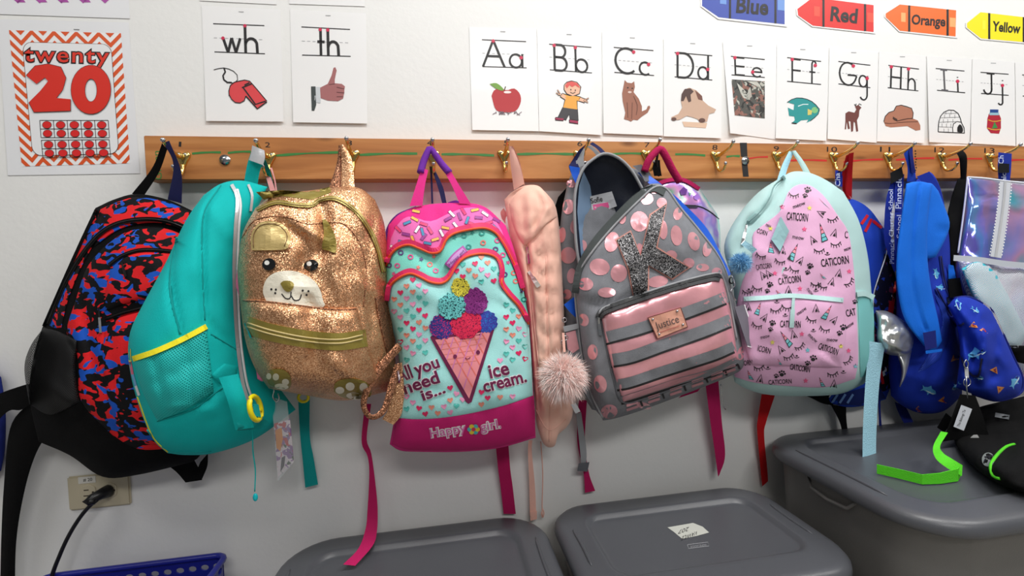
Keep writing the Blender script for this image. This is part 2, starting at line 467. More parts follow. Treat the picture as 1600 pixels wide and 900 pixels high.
# ================================================================== palette
def wallmat():
    m = M('wall_paint', (238, 238, 236), .62, 0, .18, 90, .012, 3); return m
m_wall = wallmat()
m_floor = M('floor_tile', (150, 146, 138), .4, 0, .05, 40, .1, 5)
m_ceil = M('ceiling_tile', (235, 235, 232), .9, 0, .3, 60, .03, 5)
m_paper = M('card_paper', (243, 243, 243), .35, 0, .03, 30, .01, 4, coat=.15)
m_lam = M('laminate_film', (238, 239, 242), .3, 0, .03, 20, .01, 4, coat=.2)
m_ink = M('black_ink', (26, 24, 26), .5, 0, 0, var=0)
m_ink2 = M('grey_ink', (120, 120, 122), .5, 0, 0, var=0)
m_dash = M('light_ink', (176, 176, 180), .5, 0, 0, var=0)
m_dot = M('magenta_dot', (205, 40, 80), .5, 0, 0, var=0)
_c = {}
def C_(r, g, b, rough=.5):
    k = (r, g, b, rough)
    if k not in _c: _c[k] = M('print_%d_%d_%d' % (r, g, b), (r, g, b), rough, 0, 0, var=0)
    return _c[k]
m_brass = M('brass', (226, 194, 116), .2, 1, .05, 60, .05, 30)
m_steel = M('steel', (190, 192, 196), .22, 1, .05, 60, var=0)
m_white = C_(240, 240, 240)
# wood
m_wood = M('pine_board', (190, 128, 76), .5, 0, 0, var=0); nt = m_wood.node_tree; b = nt.nodes['Principled BSDF']; Lk = nt.links
tc = nn(nt, 'ShaderNodeTexCoord'); mp = nn(nt, 'ShaderNodeMapping'); mp.inputs['Scale'].default_value = (1.3, 10, 14); Lk.new(tc.outputs['Object'], mp.inputs[0])
n1 = nn(nt, 'ShaderNodeTexNoise'); n1.inputs['Scale'].default_value = 1.7; n1.inputs['Detail'].default_value = 6; n1.inputs['Distortion'].default_value = 1.4; Lk.new(mp.outputs[0], n1.inputs['Vector'])
rp = nn(nt, 'ShaderNodeValToRGB'); rp.color_ramp.elements[0].color = (*lin((160, 98, 50)), 1); rp.color_ramp.elements[0].position = .33
rp.color_ramp.elements[1].color = (*lin((206, 144, 86)), 1); rp.color_ramp.elements[1].position = .7
e = rp.color_ramp.elements.new(.5); e.color = (*lin((186, 122, 66)), 1)
Lk.new(n1.outputs[0], rp.inputs[0])
mp2 = nn(nt, 'ShaderNodeMapping'); mp2.inputs['Scale'].default_value = (3.2, 1, 9); Lk.new(tc.outputs['Object'], mp2.inputs[0])
vo = nn(nt, 'ShaderNodeTexVoronoi'); vo.inputs['Scale'].default_value = 1.9; Lk.new(mp2.outputs[0], vo.inputs['Vector'])
kr = nn(nt, 'ShaderNodeValToRGB'); kr.color_ramp.elements[0].color = (.28, .2, .15, 1); kr.color_ramp.elements[0].position = .05
kr.color_ramp.elements[1].color = (1, 1, 1, 1); kr.color_ramp.elements[1].position = .17; Lk.new(vo.outputs['Distance'], kr.inputs[0])
mxx = nn(nt, 'ShaderNodeMix', data_type='RGBA', blend_type='MULTIPLY'); mxx.inputs[0].default_value = .8
Lk.new(rp.outputs[0], mxx.inputs[6]); Lk.new(kr.outputs[0], mxx.inputs[7]); Lk.new(mxx.outputs[2], b.inputs['Base Color'])
bp = nn(nt, 'ShaderNodeBump'); bp.inputs['Strength'].default_value = .3; bp.inputs['Distance'].default_value = .001; Lk.new(n1.outputs[0], bp.inputs['Height']); Lk.new(bp.outputs[0], b.inputs['Normal'])
# ================================================================== room
def struct(name, lo, hi, mt): return tag(boxm(name, lo, hi, mt), kind='structure')
struct('wall_back', (-2.6, 0, 0), (5, .12, 2.7), m_wall)
struct('floor', (-2.6, -4.6, -.05), (5, .12, 0), m_floor)
struct('ceiling', (-2.6, -4.6, 2.7), (5, .12, 2.75), m_ceil)
# ================================================================== board
BX0 = P(226.5, 250, .038).x; BX1 = P(1780, 250, .038).x
BZ0, BZ1 = 1.1055, 1.1945
rail = thing('hook_rail', 'long reddish pine board screwed to the wall, carrying the row of numbered hooks', 'wooden rail', (BX0, 0, BZ0))
board = boxm('board', (BX0, -.038, BZ0), (BX1, -.001, BZ1), m_wood, rail, .0015)
sB = Surf(); sB.add([(BX0-.1, -.038, BZ0-.1), (BX1, -.038, BZ0-.1), (BX1, -.038, BZ1+.1), (BX0-.1, -.038, BZ1+.1)], [(0, 1, 2, 3)])
pr = Print(sB, 30)
gm = C_(60, 130, 62); rm = C_(205, 45, 40)
for a, b_ in (((300, 240), (345, 238)), ((356, 239), (392, 237)), ((432, 243), (530, 238)), ((562, 242), (652, 240)), ((690, 241), (772, 243)), ((808, 241), (898, 241)), ((955, 241), (1002, 240)), ((1055, 241), (1102, 243)), ((1135, 245), (1156, 244))):
    pr.stroke([a, ((a[0]+b_[0])/2, (a[1]+b_[1])/2-1), b_], lambda t: 3.2+1.2*math.sin(t*9), gm)
    pr.build('marker_line', rail, .0004); pr = Print(sB, 30)
for a, b_ in (((1168, 248), (1200, 245)), ((1230, 251), (1292, 251)), ((1318, 253), (1380, 249)), ((1400, 250), (1460, 247)), ((1482, 250), (1535, 248)), ((1562, 251), (1640, 250))):
    pr.stroke([a, ((a[0]+b_[0])/2, (a[1]+b_[1])/2-1), b_], lambda t: 2.6+.8*math.sin(t*9), rm)
    pr.build('marker_line', rail, .0004); pr = Print(sB, 30)
pr.text('Green', (253, 281), (250, 236), 12, gm, 0, up=(-1, -.05))
pr.build('handwriting', rail, .0004); pr = Print(sB, 30)
for t, x, y in (('1', 281, 229), ('2', 418, 230), ('3', 546, 227), ('4', 671, 227), ('5', 791, 227), ('6', 906, 228), ('7', 1011, 230), ('8', 1117, 234), ('9', 1213, 236), ('10', 1300, 237), ('11', 1383, 237), ('12', 1468, 238), ('13', 1546, 239)):
    pr.text(t, (x-(2 if t == '1' else 4*len(t)), y), (x+(2 if t == '1' else 4*len(t)), y+.3), 8, m_ink, 0)
    pr.build('hook_number', rail, .0004); pr = Print(sB, 30)
for i in range(9): pr.disc(1431+random.uniform(-2, 2), 236+i*4.3, 1.2, 1.2, m_ink)
pr.build('ink_tick', rail, .0004, kind='stuff')
pr = Print(sB, 30)
pr.poly([(1156, 223), (1167, 223), (1168, 245), (1158, 245)], C_(38, 36, 38)); pr.build('black_tape', rail, .0006); pr = Print(sB, 30); pr.poly([(1159, 256), (1168, 256), (1170, 276), (1161, 276)], C_(38, 36, 38))
pr.build('black_tape', rail, .0006)
for x, y in ((352, 250), (1164, 251)):
    c = P(x, y, .038); s = ball('screw', c, .0085, m_steel, rail, 1, .45, 1)
    tube('washer', [c+Vector((0, .001, 0)), c-Vector((0, .0025, 0))], .0105, m_steel, s, 20).location = (0, 0, 0)
# ================================================================== hooks
def make_hook():
    r = thing('coat_hook', 'x', 'hook', (0, 0, 0), 'brass coat hooks along the pine board')
    out = []
    for i in range(25):
        t = i/24*2*math.pi
        x = .0145*math.sin(t)**3; z = (.0125*math.cos(t)-.005*math.cos(2*t)-.002*math.cos(3*t))
        if z < 0: z *= 1.75; x *= (.8 if z < -.01 else 1)
        out.append((x, z+.004))
    out = out[:-1]; n = len(out); V = []; F = []
    for s, y in ((1, 0), (1, -.003), (.86, -.0055), (.3, -.0065)):
        V += [(a*s, y, bz*s) for a, bz in out]
    V.append((0, -.0067, 0))
    for k in range(3):
        for i in range(n): F.append((k*n+i, k*n+(i+1) % n, (k+1)*n+(i+1) % n, (k+1)*n+i))
    for i in range(n): F.append((3*n+i, 3*n+(i+1) % n, 4*n))
    link('plate', V, F, m_brass, r)
    u = tube('upper_prong', [(p[0]*0, p[0], p[1]) for p in cat([(-.004, .004), (-.016, .0015), (-.032, .004), (-.048, .0075), (-.06, .0125), (-.067, .018)], 22)], lambda t: .0046-.0014*t, m_brass, r)
    ball('tip', (0, -.068, .0195), .0045, m_steel, u)
    l = tube('lower_prong', [(0, p[0], p[1]) for p in cat([(-.004, -.012), (-.007, -.025), (-.014, -.035), (-.025, -.0375), (-.034, -.032), (-.038, -.024)], 20)], lambda t: .0042-.0014*t, m_brass, r)
    ball('tip', (0, -.0385, -.023), .004, m_steel, l)
    for x in (-.0062, .0062): ball('screw', (x, -.006, .0085), .0028, m_steel, r, 1, .5, 1)
    return r
def dup(root):
    r = root.copy(); COL.objects.link(r)
    for ch in list(root.children):
        c = ch.copy(); COL.objects.link(c); c.parent = r
        for g in list(ch.children):
            q = g.copy(); COL.objects.link(q); q.parent = c
    return r
hk = make_hook()
HP = [(287, 247), (421, 247), (552, 243), (677, 244), (787, 243), (905, 243), (1010, 242), (1118, 244), (1213, 244), (1302, 245), (1387, 245), (1470, 245), (1545, 246)]
HW = ['holding the loop of the red and blue camouflage backpack', 'beside the silver tab of the teal backpack', 'holding the glittery loop of the gold bear backpack', 'under the purple sleeve of the pink ice cream backpack', 'holding the pale peach loop of the peach jacket-like bag', 'behind the loops of the grey polka dot backpack',
      'behind the magenta padded handle of the iridescent backpack', 'left empty with both prongs bare, left of the black tape', 'holding the mint handle of the cat print backpack', 'holding the red loop of the blue and red bag', 'holding the blue loop of the shark backpack', 'holding the black loop of the shiny lilac lunch bag', 'holding a blue lanyard, rightmost of the row']
HOOK = []
for i, (x, y) in enumerate(HP):
    o = hk if i == 0 else dup(hk)
    o.location = P(x, y+2, .038)+Vector((0, -.0002, 0)); o['label'] = 'brass double coat hook '+HW[i]
    HOOK.append(o.location.copy())
def tip(i): return pxof(HOOK[i]+Vector((0, -.06, .018)))
# ================================================================== paper on the wall
def quad_f(q, d0=.0012, curl=None):
    """q = TL TR BR BL px; returns mapping (u,v)->(px,py)"""
    def f(u, v):
        return tuple((1-v)*((1-u)*q[0][k]+u*q[1][k])+v*((1-u)*q[3][k]+u*q[2][k]) for k in (0, 1))
    return f
def card(name, label, q, cat_='card', mat=None, group=None, d0=.0012, curl=None, edge=None):
    f = quad_f(q); n = 9; V = []
    base = P(*f(.5, 1), d0)
    r = thing(name, label, cat_, base, group)
    for s in (0, 1):
        for j in range(n):
            for i in range(n):
                u, v = i/(n-1), j/(n-1); x, y = f(u, v)
                if edge: x, y = edge(u, v, x, y)
                d = d0+(curl(u, v) if curl else 0)
                V.append(P(x, y, d-(0 if s == 0 else .0005)))
    F = gridfaces(n, n, 0, True)+gridfaces(n, n, n*n, False); bi = border(n, n)
    for i in range(len(bi)):
        j = (i+1) % len(bi); F.append((bi[i], bi[j], n*n+bi[j], n*n+bi[i]))
    link('paper', V, F, mat or m_paper, r, flat=2*(n-1)*(n-1))
    s = Surf(); s.add(V[:n*n], F[:(n-1)*(n-1)])
    return r, s, f
def corner_curl(a=.006, b=.004): return lambda u, v: .0035*max(0, v-.5)**2*4
# glyph strokes, unit box
def arc(cx, cy, rx, ry, a0, a1, n=14): return [(cx+rx*math.cos(math.radians(a0+(a1-a0)*i/n)), cy+ry*math.sin(math.radians(a0+(a1-a0)*i/n))) for i in range(n+1)]
G = {
 'A': [[(0, 0), (.5, 1)], [(.5, 1), (1, 0)], [(.2, .4), (.8, .4)]],
 'a': [arc(.46, .25, .46, .25, 0, 360), [(.95, .52), (.95, 0)]],
 'B': [[(0, 1), (0, 0)], [(0, 1), (.5, 1)]+arc(.5, .76, .36, .24, 90, -90)+[(0, .52)], [(0, .52), (.5, .52)]+arc(.5, .26, .45, .26, 90, -90)+[(0, 0)]],
 'b': [[(0, 1), (0, 0)], arc(.5, .25, .48, .25, 0, 360)],
 'C': [arc(.55, .5, .52, .5, 50, 312, 20)], 'c': [arc(.5, .25, .5, .25, 48, 312)],
 'D': [[(0, 1), (0, 0)], [(0, 1), (.4, 1)]+arc(.4, .5, .58, .5, 90, -90, 18)+[(0, 0)]],
 'd': [arc(.48, .25, .46, .25, 0, 360), [(.96, 1), (.96, 0)]],
 'E': [[(0, 1), (0, 0)], [(0, .97), (1, .97)], [(0, .5), (1, .5)], [(0, .03), (1, .03)]],
 'e': [[(.03, .27), (.97, .27)]+arc(.5, .25, .47, .25, 4, 320)],
 'F': [[(0, 1), (0, 0)], [(0, .97), (1, .97)], [(0, .5), (1, .5)]],
 'f': [arc(.7, .8, .3, .18, 20, 180)+[(.4, 0)], [(0, .5), (.9, .5)]],
 'G': [arc(.52, .5, .5, .5, 50, 340, 22)+[(1, .45), (.5, .45)]], 'g': [arc(.45, .25, .45, .25, 0, 360), [(.92, .5), (.92, -.3)]+arc(.5, -.34, .42, .24, 0, -150)],
 'H': [[(0, 1), (0, 0)], [(1, 1), (1, 0)], [(0, .5), (1, .5)]],
 'h': [[(0, 1), (0, 0)], arc(.48, .26, .48, .26, 170, 20)+[(.97, 0)]],
 'I': [[(.5, 1), (.5, 0)], [(0, .97), (1, .97)], [(0, .03), (1, .03)]], 'i': [[(.5, .5), (.5, 0)], [(.5, .66), (.5, .7)]],
 'J': [[(.3, .97), (1, .97)], [(.72, .97), (.72, .25)]+arc(.36, .24, .36, .24, 0, -170)], 'j': [[(.8, .5), (.8, -.35)]+arc(.4, -.35, .4, .12, 0, -160), [(.8, .66), (.8, .7)]],
 'w': [[(0, .52), (.27, 0)], [(.27, 0), (.5, .52)], [(.5, .52), (.73, 0)], [(.73, 0), (1, .52)]],
 't': [[(.5, 1), (.5, 0)], [(.05, .5), (1, .5)]], 'K': [[(0, 1), (0, 0)], [(.9, 1), (0, .45)], [(.2, .55), (1, 0)]]}
def letters(s, top, base, items, dots, wd=3.6):
    """top/base: pixel ends of the guide lines; items: (glyph, x0, x1, widthscale) along the line, dots (x, y)"""
    p = Print(s, 20)
    def m(x, y): return tuple((base[0][k]*(1-x)+base[1][k]*x)*(1-y)+(top[0][k]*(1-x)+top[1][k]*x)*y for k in (0, 1))
    p.stroke([m(0, 1), m(1, 1)], 1.5, m_ink); p.stroke([m(0, 0), m(1, 0)], 1.5, m_ink)
    for i in range(9): p.stroke([m(i/9, .5), m(i/9+.065, .5)], .9, m_dash)
    p.build('guide_line', s.root, .0004)
    p = Print(s, 20)
    for g, x0, x1, ws, *mt in items:
        for st in G[g]:
            pts = [m(x0+(x1-x0)*a, b_) for a, b_ in st]
            p.stroke(pts, wd*ws, mt[0] if mt else m_ink, smooth=len(pts) > 4, n=(len(pts)*2 if len(pts) > 4 else None))
        p.build('letter', s.root, .0006); p = Print(s, 20)
    for x, y in dots: p.disc(*m(x, y), 2.7, 2.7, m_dot); p.build('stroke_dot', s.root, .001); p = Print(s, 20)
def lcard(label, q, top, base, items, dots, wd=3.6, **k):
    r, s, f = card('letter_card', label, q, group='letter cards stapled to the wall', **k); s.root = r
    letters(s, top, base, items, dots, wd)
    c = f(.5, .035); p = Print(s, 20); p.stroke([(c[0]-4, c[1]), (c[0]+4, c[1]+.3)], 1.2, C_(170, 170, 172)); p.build('staple', r, .0006)
    return r, s, f
def pic(s): p = Print(s, 14); return p
cc = corner_curl()
# --- wh
r, s, f = lcard('white letter card "wh" with a red whistle picture, left of the "th" card', [(315, 9), (438, 15), (443, 190), (322, 189)], ((333, 37), (413, 40)), ((335, 81), (414, 84)),
    [('w', .18, .52, 1.1), ('h', .62, .86, 1.15)], [(.18, .5), (.62, .97)], 3.8, curl=cc)
p = pic(s); wr_ = C_(222, 68, 74)
p.stroke([(334, 109), (350, 106), (366, 112), (372, 122), (366, 130), (358, 128)], 1.2, m_ink); p.stroke([(350, 106), (352, 112), (348, 120), (353, 128), (362, 129)], 2.6, m_ink)
p.poly([(358, 140), (361, 131), (370, 127), (386, 125), (394, 131), (417, 158), (402, 170), (384, 150), (380, 158), (373, 161), (364, 158), (358, 150)], wr_)
p.layer = 1
for l in ([(358, 150), (358, 138), (363, 130), (372, 127), (386, 125), (394, 131), (417, 158)], [(358, 148), (364, 158), (373, 161), (381, 158), (384, 150)]): p.stroke(l, 1.4, m_ink)
for l in ([(384, 150), (402, 170), (417, 159)], [(380, 137), (399, 163), (415, 158)], [(378, 137), (393, 131)], [(382, 133), (390, 129)]): p.stroke(l, 2.2, m_ink, smooth=False)
p.build('whistle_picture', r, .0007)
# --- th
r, s, f = lcard('white letter card "th" with a thumbs-up hand picture, right of the "wh" card', [(453, 15), (572, 21), (574, 193), (458, 191)], ((471, 42), (547, 46)), ((472, 86), (548, 88)),
    [('t', .31, .47, 1.1), ('h', .54, .76, 1.15)], [(.385, .94), (.54, .94)], 3.8, curl=cc)
p = pic(s); hk_ = C_(166, 104, 104)
p.poly([(486, 135), (493, 135), (494, 164), (491, 173), (487, 173)], C_(58, 66, 66)); p.poly([(492, 136), (501, 136), (501, 161), (491, 160)], C_(205, 210, 214))
p.poly([(500, 137), (512, 131), (518, 118), (521, 106), (524, 105), (526, 110), (523, 124), (523, 130), (534, 131), (539, 135), (538, 140), (538, 144), (537, 149), (536, 154), (528, 158), (512, 157), (501, 153)], hk_)
p.layer = 1
for l in ([(526, 136), (538, 139)], [(526, 144), (538, 145)], [(526, 151), (536, 151)], [(514, 132), (523, 131)]): p.stroke(l, 1, C_(110, 60, 62))
p.build('thumb_picture', r, .0007)
# --- two above
for q, lb in (([(312, -36), (430, -30), (432, 7), (312, 1)], 'bottom edge of a white card hanging above the "wh" card'), ([(451, -30), (568, -24), (570, 10), (452, 6)], 'bottom edge of a white card hanging above the "th" card')):
    card('letter_card', lb, q, group='letter cards stapled to the wall')
# --- alphabet
AL = dict(
 A=([(733, 42), (838, 45), (842, 205), (738, 203)], ((753, 62), (822, 65)), ((754, 104), (823, 106)), [('A', .01, .5, 1.1), ('a', .62, .92, 1)], [(.255, .97), (.88, .38)], 'a red apple'),
 B=([(839, 45), (939.5, 51), (939.5, 211), (842.5, 205)], ((858, 69), (924, 74)), ((859, 109), (925, 114)), [('B', .12, .42, 1.1), ('b', .62, .9, 1)], [(.12, .97), (.62, .95)], 'a boy in a yellow shirt'),
 C=([(940.5, 50), (1035.5, 57), (1036, 212), (943, 208)], ((959, 74), (1021, 79)), ((960, 113), (1022, 118)), [('C', .02, .56, 1.1), ('c', .64, .92, .9)], [(.5, .88), (.87, .43)], 'a brown sitting cat'),
 D=([(1037, 60), (1128, 65), (1127, 216), (1037, 213)], ((1054, 82), (1113, 87)), ((1054, 120), (1113, 125)), [('D', .08, .5, 1), ('d', .62, .9, .9)], [(.08, .97), (.88, .42)], 'a bulldog'),
 E=([(1129, 65), (1213.5, 68), (1212, 218), (1141, 208)], ((1142, 88), (1195, 93)), ((1143, 117), (1195, 121)), [('E', .12, .4, 1), ('e', .62, .92, .9)], [(.12, .95), (.64, .25)], 'a grey photo of an eye'),
 F=([(1214, 70), (1295, 74), (1291, 220), (1212, 216)], ((1230, 90), (1283, 96)), ((1230, 127), (1283, 132)), [('F', .15, .4, 1), ('f', .65, .85, .9)], [(.15, .95), (.83, .8)], 'a teal fish'),
 G=([(1296, 74), (1372.5, 80), (1369.5, 223), (1293, 217)], ((1310, 96), (1360, 102)), ((1310, 131), (1360, 137)), [('G', .03, .55, 1), ('g', .65, .92, .9)], [(.47, .88), (.9, .4)], 'a brown goat'),
 H=([(1373.5, 80), (1447, 87), (1444, 223.5), (1370, 221)], ((1388, 102), (1436, 108)), ((1387, 137), (1435, 142)), [('H', .1, .42, 1), ('h', .66, .9, .9)], [(.1, .95), (.66, .95)], 'a brown cowboy hat'),
 I=([(1448, 87), (1518.5, 92), (1515.5, 225), (1452, 222)], ((1462, 107), (1507, 111)), ((1464, 141), (1508, 145)), [('I', .16, .4, 1, C_(90, 88, 92)), ('i', .6, .9, .9)], [(.75, .5)], 'an igloo drawing'),
 J=([(1519.5, 92), (1585, 96), (1587, 228), (1516.5, 224)], ((1532, 113), (1576, 116)), ((1533, 146), (1576, 149)), [('J', .1, .5, 1), ('j', .62, .82, .9)], [(.78, .45)], 'a red jam jar'),
 K=([(1586, 97), (1660, 101), (1662, 232), (1588, 228)], ((1597, 117), (1644, 120)), ((1598, 150), (1645, 153)), [('K', .12, .42, 1), ('h', .65, .9, .9)], [(.12, .95)], ''))
for k, (q, t, b_, it, dt, what) in AL.items():
    lab = 'white letter card "%s%s" with a picture of %s' % (k, k.lower(), what) if what else 'letter card cut off by the right edge, right of the "Jj" card'
    cu = cc
    if k == 'E': cu = lambda u, v: .010*max(0, 1-u*2.2)**2*max(0, v-.2)
    if k == 'I': cu = lambda u, v: .006*max(0, 1-u*2.2)**2*v
    if k == 'K': it = [('K', .12, .42, 1)]
    r, s, f = lcard(lab, q, t, b_, it, dt, 3.3 if k in 'ABCD' else 2.7, curl=cu)
    p = pic(s)
    if k == 'A':
        p.poly([(768, 150), (772, 141), (782, 138), (792, 141), (803, 138), (812, 146), (814, 158), (809, 170), (801, 175), (783, 175), (774, 170)], C_(186, 42, 50), smooth=30)
        p.layer = 1; p.poly([(765, 131), (776, 130), (786, 138), (786, 142), (776, 139)], C_(120, 165, 70), smooth=16); p.stroke([(788, 141), (790, 135)], 1.6, C_(80, 60, 40))
        for i in range(26): a = random.uniform(775, 810); p.stroke([(a, random.uniform(174, 180)), (a+random.uniform(-6, 6), random.uniform(174, 180))], .9, C_(120, 100, 110))
        p.disc(793, 144, 6, 2, C_(250, 235, 232)); nm = 'apple_picture'
    elif k == 'B':
        sk = C_(240, 190, 160)
        for lw, mm in ((2.4, m_ink), (0, None)):
            for pts, c in (([(882, 133), (886, 129), (893, 127), (901, 129), (907, 136), (905, 146), (895, 150), (886, 146), (882, 140)], sk), ([(879, 146), (886, 152), (884, 156), (876, 151)], sk), ([(905, 152), (914, 155), (913, 160), (904, 157)], sk),
                           ([(880, 147), (890, 150), (899, 150), (907, 152), (905, 158), (901, 157), (902, 171), (880, 168), (884, 154)], C_(240, 170, 70)), ([(880, 168), (902, 171), (903, 188), (891, 186), (889, 178), (884, 187), (872, 184)], C_(62, 60, 64)),
                           ([(868, 184), (881, 185), (880, 188), (868, 187)], C_(160, 40, 80)), ([(890, 187), (903, 189), (903, 193), (890, 191)], C_(160, 40, 80))):
                if mm: p.layer = 0; p.stroke(pts, lw, mm, smooth=False, closed=True)
                else: p.layer = 1; p.poly(pts, c)
        p.layer = 2; p.poly([(883, 134), (886, 129), (893, 127), (902, 130), (907, 138), (903, 136), (899, 133), (894, 136), (890, 133), (886, 138)], C_(225, 90, 85))
        for x, y in ((892, 140), (899, 141)): p.disc(x, y, .9, 1.2, m_ink)
        p.stroke([(891, 144), (895, 146), (899, 144)], 1, m_ink)
        for l in ([(877, 149), (869, 145)], [(877, 149), (871, 140)], [(877, 148), (872, 148)], [(912, 157), (920, 153)], [(912, 157), (919, 160)], [(912, 157), (918, 157)]): p.stroke(l, 1.8, m_ink); p.stroke(l, .9, sk, lay=3)
        nm = 'boy_picture'
    elif k == 'C':
        p.poly([(975, 131), (976, 125), (980, 129), (987, 130), (991, 127), (992, 136), (990, 144), (998, 154), (1003, 166), (1003, 174), (1010, 171), (1012, 166), (1015, 165), (1016, 168), (1012, 176), (1003, 182), (996, 188), (990, 187), (986, 190), (982, 188), (978, 187), (975, 186), (977, 176), (973, 158), (972, 146)], C_(158, 104, 84))
        p.layer = 1
        for l in ([(980, 160), (981, 184)], [(988, 160), (987, 186)], [(990, 150), (996, 165), (994, 180)]): p.stroke(l, .9, C_(96, 58, 46))
        p.disc(984, 144, 3, 1.6, C_(225, 200, 190)); p.disc(981, 137, 1.2, 1, m_ink); p.disc(988, 138, 1.2, 1, m_ink); nm = 'cat_picture'
    elif k == 'D':
        p.poly([(1066, 190), (1105, 192), (1103, 200), (1069, 198)], C_(222, 190, 165)); p.layer = 1
        p.poly([(1065, 147), (1069, 140), (1077, 137), (1088, 141), (1097, 150), (1098, 157), (1107, 165), (1119, 171), (1116, 176), (1108, 178), (1105, 190), (1094, 192), (1090, 186), (1081, 183), (1073, 181), (1062, 187), (1050, 188), (1049, 183), (1060, 178), (1066, 168), (1064, 158)], C_(205, 172, 150))
        p.layer = 2; p.poly([(1065, 147), (1070, 139), (1079, 138), (1084, 143), (1079, 148), (1080, 158), (1076, 160), (1072, 150), (1068, 158), (1064, 158)], C_(84, 62, 58)); p.poly([(1086, 141), (1097, 150), (1098, 157), (1091, 155)], C_(120, 78, 66)); p.disc(1097, 188, 5, 3.5, C_(100, 70, 62)); p.disc(1053, 186, 4, 2.6, C_(100, 70, 62)); nm = 'dog_picture'
    elif k == 'E':
        em = blobs('eye_photo', [(92, 92, 88), ((150, 108, 98), .54, 3), ((60, 60, 60), .57, 9), ((190, 190, 180), .6, 15)], 60, det=3)
        p.poly([(1143, 124), (1195, 127), (1195, 185), (1148, 180)], em); p.layer = 1
        for i in range(10): p.stroke([(1152+i, 130+i), (1158+i, 146), (1166, 156-i), (1175-i*.3, 150-i*1.5)], .8, C_(200, 200, 190))
        for i in range(8): p.stroke([(1168+i*2, 127), (1180+i, 133), (1193, 142+i)], .8, C_(208, 206, 196))
        p.disc(1164, 143, 5, 4, C_(50, 48, 44)); nm = 'eye_picture'
    elif k == 'F':
        p.poly([(1231, 160), (1240, 154), (1252, 153), (1266, 157), (1276, 165), (1281, 173), (1276, 181), (1266, 189), (1260, 192), (1263, 187), (1252, 188), (1245, 193), (1237, 192), (1242, 188), (1241, 182), (1233, 181), (1231, 168), (1237, 171), (1240, 172), (1241, 163)], C_(40, 150, 150)); p.layer = 1
        p.poly([(1262, 170), (1269, 173), (1268, 179), (1262, 180)], C_(214, 200, 110)); p.disc(1273, 172, 5, 5, C_(130, 195, 130)); p.stroke([(1247, 166), (1255, 163), (1263, 163)], 1.4, C_(220, 240, 240))
        p.stroke([(1230, 160), (1240, 154), (1252, 153), (1266, 157), (1276, 165), (1281, 173), (1276, 181), (1266, 189)], 1, m_ink); p.stroke([(1245, 193), (1237, 192)], 1.6, m_ink); p.disc(1276, 169, 1.3, 1.3, m_ink); nm = 'fish_picture'
    elif k == 'G':
        p.poly([(1321, 177), (1326, 174), (1335, 176), (1338, 171), (1336, 166), (1341, 164), (1346, 168), (1343, 172), (1342, 182), (1339, 188), (1341, 205), (1338, 206), (1336, 192), (1334, 190), (1333, 205), (1330, 206), (1329, 190), (1326, 189), (1328, 201), (1325, 202), (1323, 190), (1322, 202), (1320, 202), (1321, 188)], C_(112, 62, 56))
        for l in ([(1338, 166), (1335, 163)], [(1341, 165), (1342, 162), (1346, 164)], [(1337, 166), (1338, 162)]): p.stroke(l, 1.2, m_ink)
        nm = 'goat_picture'
    elif k == 'H':
        p.poly([(1381, 190), (1384, 180), (1390, 175), (1397, 173), (1401, 165), (1407, 164), (1414, 167), (1424, 169), (1427, 175), (1426, 185), (1434, 188), (1438, 196), (1438, 203), (1431, 204), (1418, 197), (1405, 198), (1392, 199), (1384, 197)], C_(176, 118, 94)); p.layer = 1
        p.stroke([(1395, 185), (1402, 189), (1414, 186), (1426, 185)], 1.3, C_(70, 40, 30)); p.poly([(1395, 182), (1402, 186), (1402, 190), (1396, 187)], C_(70, 50, 40)); p.stroke([(1382, 192), (1392, 193), (1410, 191), (1434, 190)], .9, C_(90, 55, 42)); p.stroke([(1381, 190), (1384, 180), (1390, 175), (1397, 173), (1401, 165), (1407, 164), (1424, 169), (1427, 175), (1426, 185)], 1.1, m_ink); nm = 'hat_picture'
    elif k == 'I':
        out = [(1466, 206), (1467, 190), (1472, 178), (1482, 172), (1492, 173), (1499, 180), (1502, 191), (1506, 198), (1507, 208)]
        p.stroke(out, 1.3, m_ink); p.stroke([(1466, 206), (1507, 208)], 1.4, m_ink)
        p.stroke([(1489, 207), (1489, 195), (1495, 190), (1502, 191)], 1.1, m_ink); p.poly([(1496, 206), (1496, 199), (1500, 194), (1504, 199), (1504, 207)], m_ink, smooth=12)
        for l in ([(1470, 184), (1499, 183)], [(1467, 191), (1494, 190)], [(1467, 198), (1489, 199)], [(1474, 177), (1496, 177)]): p.stroke(l, .7, C_(130, 130, 132))
        for x, y in ((1478, 173), (1486, 173), (1476, 179), (1484, 178), (1492, 179), (1474, 186), (1481, 186), (1489, 186), (1472, 193), (1479, 193), (1486, 193), (1475, 201), (1482, 201)): p.stroke([(x, y), (x, y+6)], .7, C_(130, 130, 132))
        nm = 'igloo_picture'
    elif k == 'J':
        p.poly([(1545, 178), (1561, 178), (1564, 185), (1564, 200), (1561, 209), (1548, 208), (1542, 200), (1543, 185)], C_(176, 30, 52)); p.layer = 1
        p.poly([(1547, 171), (1560, 171), (1560, 176), (1547, 176)], C_(30, 70, 140)); p.poly([(1546, 176), (1561, 176), (1561, 180), (1546, 180)], C_(150, 190, 205)); p.stroke([(1544, 187), (1553, 190), (1564, 188)], 1.2, C_(220, 180, 60)); p.stroke([(1543, 200), (1553, 203), (1563, 202)], 1.2, C_(220, 180, 60)); p.poly([(1550, 201), (1554, 190), (1559, 200)], C_(60, 140, 70)); nm = 'jar_picture'
    else: nm = None
    if nm: p.build(nm, r, .0007)
